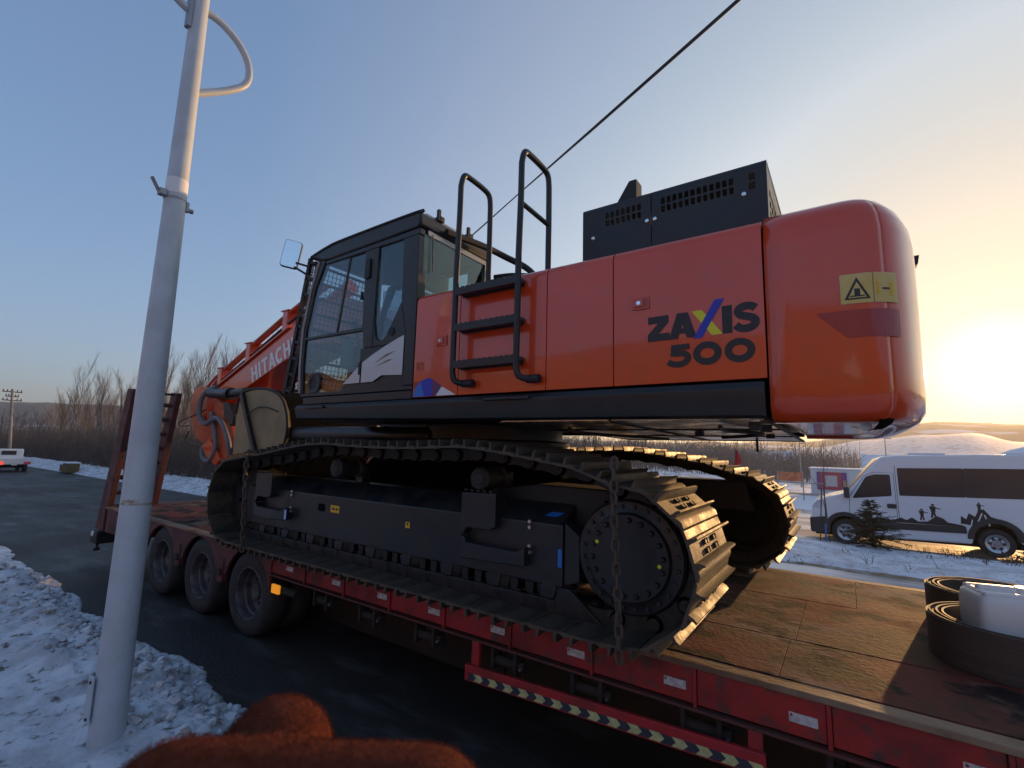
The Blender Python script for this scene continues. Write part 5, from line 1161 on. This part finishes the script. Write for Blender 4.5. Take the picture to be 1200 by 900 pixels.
for cx in (-0.12, 3.08):
    for yy, fl in ((vy0+0.02, False), (vy1-0.02, True)):
        M = Matrix.Translation(Vector((cx, yy, VZ+0.355))) @ (Matrix.Rotation(math.pi, 4, 'Z') if fl else Matrix.Identity(4))
        w = inst('wheel', vt, VN, M); o = bpy.data.objects.new('rim', vr); COL.objects.link(o); o.parent = w; ORG[o.name] = Vector()
        hb = MB()
        for k in range(6):
            a = 2*math.pi*k/6; hb.cyl((0.13*math.cos(a), 0.03, 0.13*math.sin(a)), (0.13*math.cos(a), 0.06, 0.13*math.sin(a)), 0.035, n=10)
        o2 = bpy.data.objects.new('wheel_holes', hb.mesh('wheel_holes', 'van_grey')); COL.objects.link(o2); o2.parent = w; ORG[o2.name] = Vector()
VN.rotation_euler = (0, R(-1.2), 0)

# ================================================================= PLANTS ON THE VERGE
def fir(c, h, r_, seed, label, n=34, lname='fir_tree', mat='fir_needle'):
    rn = random.Random(seed); t = thing(lname, label, 'tree' if h > 0.8 else 'shrub', c)
    c = Vector(c)
    part('trunk', MB().tube([c, c+Vector((0, 0, h*0.97))], [0.03*h, 0.006], 6), 'wood_dark', t)
    mb = MB()
    for i in range(n):
        f = (i+0.5)/n; z = 0.05+h*0.93*f**0.9; L_ = r_*(1-f*0.93)*rn.uniform(0.75, 1.15)
        for k in range(6 if f < 0.7 else 4):
            a = rn.random()*6.283; d = Vector((math.cos(a), math.sin(a), rn.uniform(-0.22, 0.34)))
            p0 = c+Vector((0, 0, z)); p1 = p0+d*L_; p1.z -= 0.05*L_
            m = max(4, int(L_*26))
            for j in range(m):
                tt = (j+0.6)/m; q = p0.lerp(p1, tt)
                for s_ in (-1, 1):
                    side = Vector((-d.y, d.x, 0))*s_
                    dirn = (d*0.8+side*rn.uniform(0.3, 1.0)+Vector((0, 0, rn.uniform(-0.35, 0.5)))).normalized()
                    ln = rn.uniform(0.07, 0.15)*(1.15-0.5*tt); w = 0.009
                    up = dirn.cross(side).normalized()*w
                    sd2 = dirn.cross(up).normalized()*w
                    mb.add([q-sd2, q+sd2, q+dirn*ln+up*0.5], [(0, 1, 2)]); mb.add([q-up, q+up, q+dirn*ln*0.95], [(0, 1, 2)])
    part('crown', mb, mat, t, smooth=False, fixn=False)
fir((0.40, 14.45, 0.06), 1.15, 0.80, 4, 'small dark fir tree growing in front of the minibus', 30)
fir((3.30, 15.5, -0.06), 0.42, 0.42, 9, 'low dark bush beside the rear wheel of the minibus', 16, 'low_bush')
# leafless sapling with stakes
def branch_tree(c, h, seed, name, label, trunk_r, spread, mats, levels=3, group=None, nb=9, up=0.7, cat='tree'):
    rn = random.Random(seed); t = thing(name, label, cat, c, group); tr_, cr2 = grow(h, seed, trunk_r, spread, levels, nb, up)
    off = Vector(c)
    part('trunk', MB().add([v+off for v in tr_.v], tr_.f), mats[0], t, fixn=False); part('crown', MB().add([v+off for v in cr2.v], cr2.f), mats[1], t, fixn=False)
    return t
def grow(h, seed, tr, spread, levels, nb, up):
    rn = random.Random(seed); A, B = MB(), MB()
    def limb(p, d, L_, r_, lev, mb_):
        pts = [p]; k = 5 if lev == 0 else 3; q = p.copy(); dd = d.copy()
        for i in range(k):
            dd = (dd+Vector((rn.gauss(0, .10), rn.gauss(0, .10), 0.10 if lev else 0.25))).normalized(); q = q+dd*L_/k; pts.append(q.copy())
        mb_.tube(pts, [r_*(1-0.85*i/k) for i in range(k+1)], 6 if lev == 0 else 3, cap=False)
        if lev >= levels: return
        n = nb if lev == 0 else max(3, nb-2-lev)
        for i in range(n):
            f = (0.28 if lev == 0 else 0.2)+(0.70 if lev == 0 else 0.75)*(i+rn.random())/n
            j = min(k-1, int(f*k)); pt = pts[j].lerp(pts[j+1], f*k-j)
            a = rn.random()*6.283; side = Vector((math.cos(a), math.sin(a), up)).normalized()
            nd = (dd*0.55+side*spread).normalized()
            limb(pt, nd, L_*(0.46 if lev == 0 else 0.50)*(1.15-0.55*f)*rn.uniform(0.7, 1.2), r_*(0.36 if lev == 0 else 0.5)*(1.1-0.5*f), lev+1, B)
    limb(Vector((0, 0, 0)), Vector((0, 0, 1)), h, tr, 0, A)
    return A, B
SP = branch_tree((-0.57, 15.4, 0.0), 2.75, 21, 'sapling', 'thin leafless sapling with two stakes in front of the minibus nose', 0.022, 0.62, ('twig', 'twig'), levels=2, nb=8)
for dx in (-0.09, 0.07): part('stake', MB().cyl((-0.57+dx*1.3, 15.38, -0.02), (-0.57+dx*0.3, 15.38, 1.35), 0.014, n=6), 'wood_dark', SP)
part('stake', MB().cyl((-0.55, 15.36, -0.05), (-0.55, 15.36, 0.42), 0.02, n=6), 'decal_sky', SP, label='blue painted foot of the stake')
# dry weeds poking out of the verge snow
mb = MB(); rnd = random.Random(12)
for i in range(420):
    if i < 150: x, y = rnd.gauss(2.7, 0.7), rnd.gauss(14.5, 0.35)
    else: x, y = rnd.uniform(-5, 9), rnd.choice((rnd.uniform(11.5, 12.2), rnd.uniform(12, 14.9)))
    if i > 230: continue
    z = verge(x, y) if y < 15.6 else -0.3
    for k in range(rnd.randint(1, 5)):
        h_ = rnd.uniform(0.04, 0.20); a = rnd.random()*6.28; l_ = rnd.uniform(0.2, 0.9)
        p0 = Vector((x+rnd.gauss(0, .04), y+rnd.gauss(0, .04), z-0.01)); p1 = p0+Vector((math.cos(a)*l_*h_, math.sin(a)*l_*h_, h_))
        mb.tube([p0, p1], [0.006, 0.003], 3, cap=False)
        if rnd.random() < 0.5: mb.add([p1, p1+Vector((rnd.uniform(-.05, .05), 0, rnd.uniform(-.02, .04))), p1+Vector((rnd.uniform(-.04, .04), 0, rnd.uniform(-.06, .02)))], [(0, 1, 2)])
solo('dry_weeds', mb, 'weed', 'dry brown weeds poking through the snow on the verge', 'weeds', kind='stuff', smooth=False, fixn=False)

# ================================================================= LEFT BACKGROUND
treeM = []
for i in range(6):
    A, B = grow(9.0, 40+i, 0.085, 0.46, 3, 13, 1.15); treeM.append((A.mesh('trunk', 'bark_birch', fixn=False), B.mesh('crown', 'twig', fixn=False)))
TRL = 'tall leafless birch standing beyond the snowy far road edge'
rnd = random.Random(31)
spots = [(-59.8, 13.5, 10.1), (-66, 14, 7.6), (-58, 15, 8.8), (-45.5, 13, 8.0), (-37.1, 13, 8.9), (-40, 15, 9.2), (-35.1, 14, 9.1), (-31.8, 13.5, 9.0), (-35.7, 16, 9.4), (-29.6, 14, 8.6), (-29.9, 15.4, 9.3), (-26.3, 14, 8.9), (-27, 15.3, 9.4), (-24.4, 14, 9.0)]
for i in range(62): spots.append((rnd.uniform(-66, -16), rnd.uniform(14.0, 26), rnd.uniform(5.5, 9.5)))
for i in range(10): spots.append((rnd.uniform(-16, -8), rnd.uniform(14, 26), rnd.uniform(6, 8)))  # extra birches hidden behind the machine, added to shade the ramps
for i in range(8): spots.append((rnd.uniform(-95, -50), rnd.uniform(16, 34), rnd.uniform(5, 8)))
for i, (x, y, h_) in enumerate(spots):
    lab = {0: 'tallest leafless birch at the left end of the wood, left of the raised ramp', 3: 'leafless birch just left of the lamp post and raised ramp', 4: 'leafless birch just right of the lamp post, in front of the others'}.get(i, TRL)
    t = thing('birch_tree', lab, 'tree', (x, y, gh(x, y)-0.03), group='leafless birches beyond the far road edge')
    t.scale = (h_/9*rnd.uniform(.65, .9),)*2+(h_/9*0.78,); t.rotation_euler = (R(rnd.gauss(0, 1.5)), R(rnd.gauss(0, 1.5)), rnd.random()*6.28)
    for me in treeM[i % 6]:
        o = bpy.data.objects.new(me.name.split('.')[0], me); COL.objects.link(o); o.parent = t; ORG[o.name] = Vector()
# undergrowth
def twigs(n, fx, hmin, hmax, seed, w=0.012, lean=0.25):
    rn = random.Random(seed); mb = MB()
    for i in range(n):
        x, y, z = fx(rn); h_ = rn.uniform(hmin, hmax); p0 = Vector((x, y, z))
        p1 = p0+Vector((rn.gauss(0, lean)*h_, rn.gauss(0, lean)*h_, h_)); 
        ww = w*rn.uniform(0.6, 1.5)
        mb.tube([p0, p1], [ww, ww*0.25], 3, cap=False)
        for k in range(2):
            f = rn.uniform(.3, .8); q = p0.lerp(p1, f); e = q+Vector((rn.gauss(0, .3)*h_, rn.gauss(0, .3)*h_, rn.uniform(.15, .45)*h_)); mb.tube([q, e], [ww*.6, ww*.15], 3, cap=False)
    return mb
def fx1(rn):
    x = -12-95*rn.random()**1.3; y = 12.0+abs(rn.gauss(0, 4.5))+0.0*x; return x, y, gh(x, y)-0.02
_fx1 = fx1
def fx1(rn):
    if rn.random() < 0.2:
        x = rn.uniform(-16, -7.5); y = 12.3+abs(rn.gauss(0, 5)); return x, y, gh(x, y)-0.02  # extra growth hidden behind the machine, added to shade ramps and rear deck
    return _fx1(rn)
solo('undergrowth', twigs(16000, fx1, 0.8, 3.2, 5), 'brush', 'dense brown leafless undergrowth behind the far road edge', 'undergrowth', kind='stuff', smooth=False, fixn=False)
def fx2(rn):
    a = R(rn.uniform(-100, 1)); r_ = rn.uniform(85, 230); x, y = r_*math.sin(a), r_*math.cos(a); return x, y, gh(x, y)-0.2
solo('distant_wood', twigs(9000, fx2, 2.0, 6.5, 15, 0.06, 0.10), 'far_wood', 'grey leafless wood across the valley', 'wood', kind='stuff', smooth=False, fixn=False)

def fx3(rn):
    a = R(rn.uniform(-46, -1)); r_ = rn.uniform(58, 170); x, y = r_*math.sin(a), r_*math.cos(a); return x, y, gh(x, y)-0.2
solo('valley_scrub', twigs(9000, fx3, 1.6, 4.2, 19, 0.05, 0.14), 'far_wood', 'pale leafless scrub in the valley seen under the machine', 'scrub', kind='stuff', smooth=False, fixn=False)
# small truck driving away
TK = thing('pickup_truck', 'small white flatbed truck driving away on the left', 'truck', (-42.5, 6.9, 0.0))
part('cab', MB().prism([(-44.3, 0.38), (-44.35, 0.8), (-44.1, 1.34), (-43.2, 1.36), (-43.15, 0.45)], 6.28, 7.62), 'truck_white', TK, bevel=0.06, seg=3)
part('rear_window', MB().box(-43.17, -43.14, 6.62, 7.28, 0.98, 1.24), 'van_glass', TK, bevel=0.01)
part('bed', MB().box(-43.1, -41.5, 6.18, 7.72, 0.46, 0.52), 'truck_white', TK)
for a in ((-43.1, -41.5, 6.18, 6.23), (-43.1, -41.5, 7.67, 7.72), (-41.55, -41.5, 6.235, 7.665)): part('bed_board', MB().box(*a, 0.521, 0.80), 'truck_white', TK, bevel=0.01)
part('chassis', MB().box(-44.2, -41.6, 6.5, 7.4, 0.26, 0.44), 'dark_core', TK)
for y, m_ in ((6.36, 'red_light'), (7.54, 'pink_light')): part('tail_light', MB().box(-41.49, -41.46, y-0.15, y+0.15, 0.44, 0.62), m_, TK, bevel=0.02)
part('number_plate', MB().box(-41.49, -41.47, 6.85, 7.10, 0.40, 0.50), 'lamp_white', TK)
for x in (-43.8, -42.0):
    for y in (6.3, 7.45): part('wheel', MB().lathe([(0.15, 0), (0.25, 0.0), (0.27, 0.03), (0.27, 0.15), (0.25, 0.17), (0.15, 0.17)], (x, y, 0.27), (0, 1, 0), 20, closed=True), 'tyre', TK)
UP = thing('utility_pole', 'leaning concrete utility pole with crossarms at the far left', 'utility pole', (-60, 9.75, 0))
part('pole', MB().cyl((-60, 9.75, -0.2), (-60, 9.22, 6.25), 0.13, 0.09, 12), 'concrete', UP)
for z, y, w in ((6.0, 9.24, 0.62), (5.6, 9.27, 0.42), (5.25, 9.30, 0.62)):
    ca = part('crossarm', MB().box(-60.05, -59.95, y-w, y+w, z-0.04, z+0.04), 'wood_dark', UP)
    for s_ in (-0.9, -0.5, 0.5, 0.9): part('insulator', MB().cyl((-60, y+w*s_, z+0.04), (-60, y+w*s_, z+0.20), 0.035, n=8), 'wood_dark', ca)
for i, (x, y, dx, lab) in enumerate(((-38.9, 9.02, 0.45, 'yellow brown box with snow on its lid beside the road, nearer one'), (-40.2, 9.15, 0.35, 'smaller yellow brown box left of the snow-topped box'))):
    t = thing('roadside_box', lab, 'box', (x, y, 0.25))
    part('box_side', MB().box(x-dx, x+dx, y-0.30, y+0.30, 0.05, 0.58-0.12*i), 'crate_yellow', t, bevel=0.02)
    part('snow_cap', MB().box(x-dx*1.03, x+dx*1.03, y-0.32, y+0.32, 0.585-0.12*i, 0.68-0.12*i), 'roof_snow', t, bevel=0.04, seg=3)

# ================================================================= RIGHT BACKGROUND
KS = thing('white_kiosk', 'low white hut with framed posters on its wall beyond the side road', 'hut', (-0.3, 40, -0.4))
part('wall', MB().box(-2.05, 2.4, 38, 41, -0.40, 1.38), 'wall_white', KS)
part('roof', MB().box(-2.15, 2.5, 37.9, 41.1, 1.381, 1.46), 'roof_snow', KS, bevel=0.03)
pf = part('poster_frame', MB().box(-1.48, -0.34, 37.95, 37.995, 0.06, 1.2), 'poster_red', KS)
part('poster', MB().box(-1.24, -0.58, 37.93, 37.948, 0.28, 0.98), 'plate_white', pf)
part('poster', MB().box(-1.70, -1.49, 37.95, 37.995, 0.06, 1.2), 'poster_purple', KS); part('poster', MB().box(-0.33, -0.06, 37.95, 37.995, 0.06, 1.2), 'poster_purple', KS)
part('poster', MB().box(-0.27, -0.12, 37.93, 37.948, 0.10, 0.7), 'poster_gold', KS)
BN = thing('fence_banner', 'orange red banner hung on a low fence behind the far track', 'banner', (-2.8, 33, -0.35))
part('cloth', MB().box(-3.42, -2.19, 32.97, 32.985, 0.72, 1.24), 'banner_red', BN)
for x in (-3.45, -2.16): part('post', MB().cyl((x, 33, -0.4), (x, 33, 1.3), 0.03, n=8), 'galv', BN)
part('rail', MB().box(-5.2, -1.0, 33.0, 33.03, 0.62, 0.68).box(-5.2, -1.0, 33.0, 33.03, 0.0, 0.06), 'galv', BN)
FLG = thing('red_flag', 'small red pennant on a thin pole behind the rear of the tracks', 'flag', (-2.25, 13, 0.05))
part('pole', MB().cyl((-2.255, 13, 0.0), (-2.255, 13, 2.30), 0.010, n=6), 'wood_dark', FLG)
fl = grid_mb(0, 1, 0, 1, 6, 8, lambda u, v: (-2.25+0.17*u*(0.12+0.88*min(1, v*1.5))*(1-0.35*max(0, v-0.7))-0.07*v, 13+0.025*math.sin(u*5+v*2), 2.28-0.44*v+0.05*u*math.sin(v*3)))
part('cloth', fl, 'flag_red', FLG, fixn=False)
def house(x, y, w, d, h_, label, rz=0.0):
    z = gh(x, y); t = thing('house', label, 'house', (x, y, z)); 
    part('wall', MB().box(x-w/2, x+w/2, y-d/2, y+d/2, z-0.3, z+h_), 'house_wall', t)
    part('roof', MB().prism([(y-d/2-0.4, z+h_), (y, z+h_+d*0.32), (y+d/2+0.4, z+h_), (y+d/2+0.4, z+h_+0.15), (y, z+h_+d*0.32+0.2), (y-d/2-0.4, z+h_+0.15)], x-w/2-0.4, x+w/2+0.4, 'x'), 'roof_snow', t)
    for k in (-0.3, 0.05, 0.32): part('window', MB().box(x+w*k-0.4, x+w*k+0.4, y-d/2-0.03, y-d/2, z+0.8, z+1.7), 'van_glass', t)
house(-13.5, 118, 9, 6, 1.8, 'snow-roofed house behind the rear of the far track')
house(-33, 128, 10, 6, 1.8, 'snow-roofed house left of the red flag under the machine')
house(7.5, 110, 10, 7, 2.0, 'snow-roofed house beyond the sapling, far right')
house(-56, 125, 9, 6, 1.8, 'snow-roofed house farthest left in the gap under the machine')
for i, (x, y, h_, lab) in enumerate(((-14.9, 52, 4.2, 'thin dark pole in the gap under the machine, left of the flag'), (-3.2, 47, 3.6, 'thin pole right of the red flag beside the far track'), (3.2, 60, 4.6, 'thin grey pole beyond the minibus nose'))):
    t = thing('lamp_standard', lab, 'pole', (x, y, gh(x, y)))
    part('shaft', MB().cyl((x, y, gh(x, y)-0.1), (x, y, gh(x, y)+h_), 0.06, 0.04, 8), 'galv', t); part('head', MB().box(x-0.05, x+0.5, y-0.06, y+0.06, gh(x, y)+h_, gh(x, y)+h_+0.08), 'galv', t)

# ================================================================= GLOVE at the bottom edge
GL = thing('fleece_glove', 'fuzzy brown fleece glove with raised thumb at the bottom edge', 'glove', (-0.16, 0.10, 1.95))
rnd = random.Random(17)
capsules = [((-0.2155, 0.133, 1.985), (-0.2115, 0.1305, 2.033), 0.027, 0.0245),     # thumb
            ((-0.206, 0.088, 2.014), (-0.187, 0.064, 1.985), 0.022, 0.022), ((-0.190, 0.100, 2.016), (-0.168, 0.078, 1.985), 0.024, 0.023),
            ((-0.166, 0.118, 2.016), (-0.146, 0.097, 1.985), 0.024, 0.023), ((-0.145, 0.133, 2.013), (-0.124, 0.113, 1.98), 0.022, 0.022),
            ((-0.211, 0.090, 2.030), (-0.134, 0.142, 2.031), 0.0275, 0.027), ((-0.16, 0.10, 1.96), (-0.10, -0.02, 1.80), 0.044, 0.05), ((-0.10, -0.02, 1.80), (-0.02, -0.16, 1.62), 0.05, 0.055)]
mb = MB(); tuft = MB()
for a, b, ra, rb in capsules:
    a, b = Vector(a), Vector(b); d = (b-a); Ln = d.length; d.normalize()
    prof = []
    for k in range(7): prof.append((ra*math.sin(R(90*k/6)), -ra*math.cos(R(90*k/6))))
    for k in range(1, 7): t = k/6; prof.append((ra+(rb-ra)*t, Ln*t))
    for k in range(1, 7): prof.append((rb*math.cos(R(90*k/6)), Ln+rb*math.sin(R(90*k/6))))
    mb.lathe([(max(r_, 0.0004), t) for r_, t in prof], a, d, 20)
    n = 13000 if Ln < 0.1 else 900
    e1 = d.orthogonal().normalized(); e2 = d.cross(e1)
    for i in range(n):
        t = rnd.uniform(-ra*0.98, Ln+rb*0.98)
        if t < 0: r_ = math.sqrt(max(0, ra*ra-t*t)); nz_ = t/ra
        elif t > Ln: r_ = math.sqrt(max(0, rb*rb-(t-Ln)**2)); nz_ = (t-Ln)/rb
        else: r_ = ra+(rb-ra)*t/Ln; nz_ = 0
        w = rnd.random()*6.283; rad = e1*math.cos(w)+e2*math.sin(w); q = a+d*t+rad*r_
        nn = (rad*math.sqrt(max(0, 1-nz_*nz_))+d*nz_).normalized(); hl = rnd.uniform(0.0004, 0.0012)
        tg = nn.orthogonal().normalized(); tg.rotate(Matrix.Rotation(rnd.random()*6.28, 3, nn)); ww = 0.00022
        tip = q+nn*hl+tg*rnd.uniform(-.0010, .0010); s2 = nn.cross(tg)
        tuft.add([q-tg*ww, q+tg*ww*0.5+s2*ww, q+tg*ww*0.5-s2*ww, tip], [(0, 1, 3), (1, 2, 3), (2, 0, 3)])
gb = part('hand', mb, 'fleece', GL, sharp=180)
rm = gb.modifiers.new('remesh', 'REMESH'); rm.mode = 'VOXEL'; rm.voxel_size = 0.003; rm.use_smooth_shade = True
smm = gb.modifiers.new('smooth', 'SMOOTH'); smm.iterations = 6; smm.factor = 0.5
part('pile', tuft, 'fleece', GL, smooth=False, fixn=False, kind='stuff')

# ================================================================= WINTER HAZE
hm = bpy.data.materials.new('haze'); hm.use_nodes = True; hn = hm.node_tree.nodes; hn.clear()
ho = hn.new('ShaderNodeOutputMaterial'); hv = hn.new('ShaderNodeVolumePrincipled'); hm.node_tree.links.new(hv.outputs[0], ho.inputs['Volume'])
hv.inputs['Color'].default_value = (0.85, 0.88, 0.92, 1); hv.inputs['Density'].default_value = 0.0006; hv.inputs['Anisotropy'].default_value = 0.45
MATS['haze'] = hm
solo('haze', MB().box(-1700, 1700, -1700, 1700, -45, 110), 'haze', kind='stuff', smooth=False)
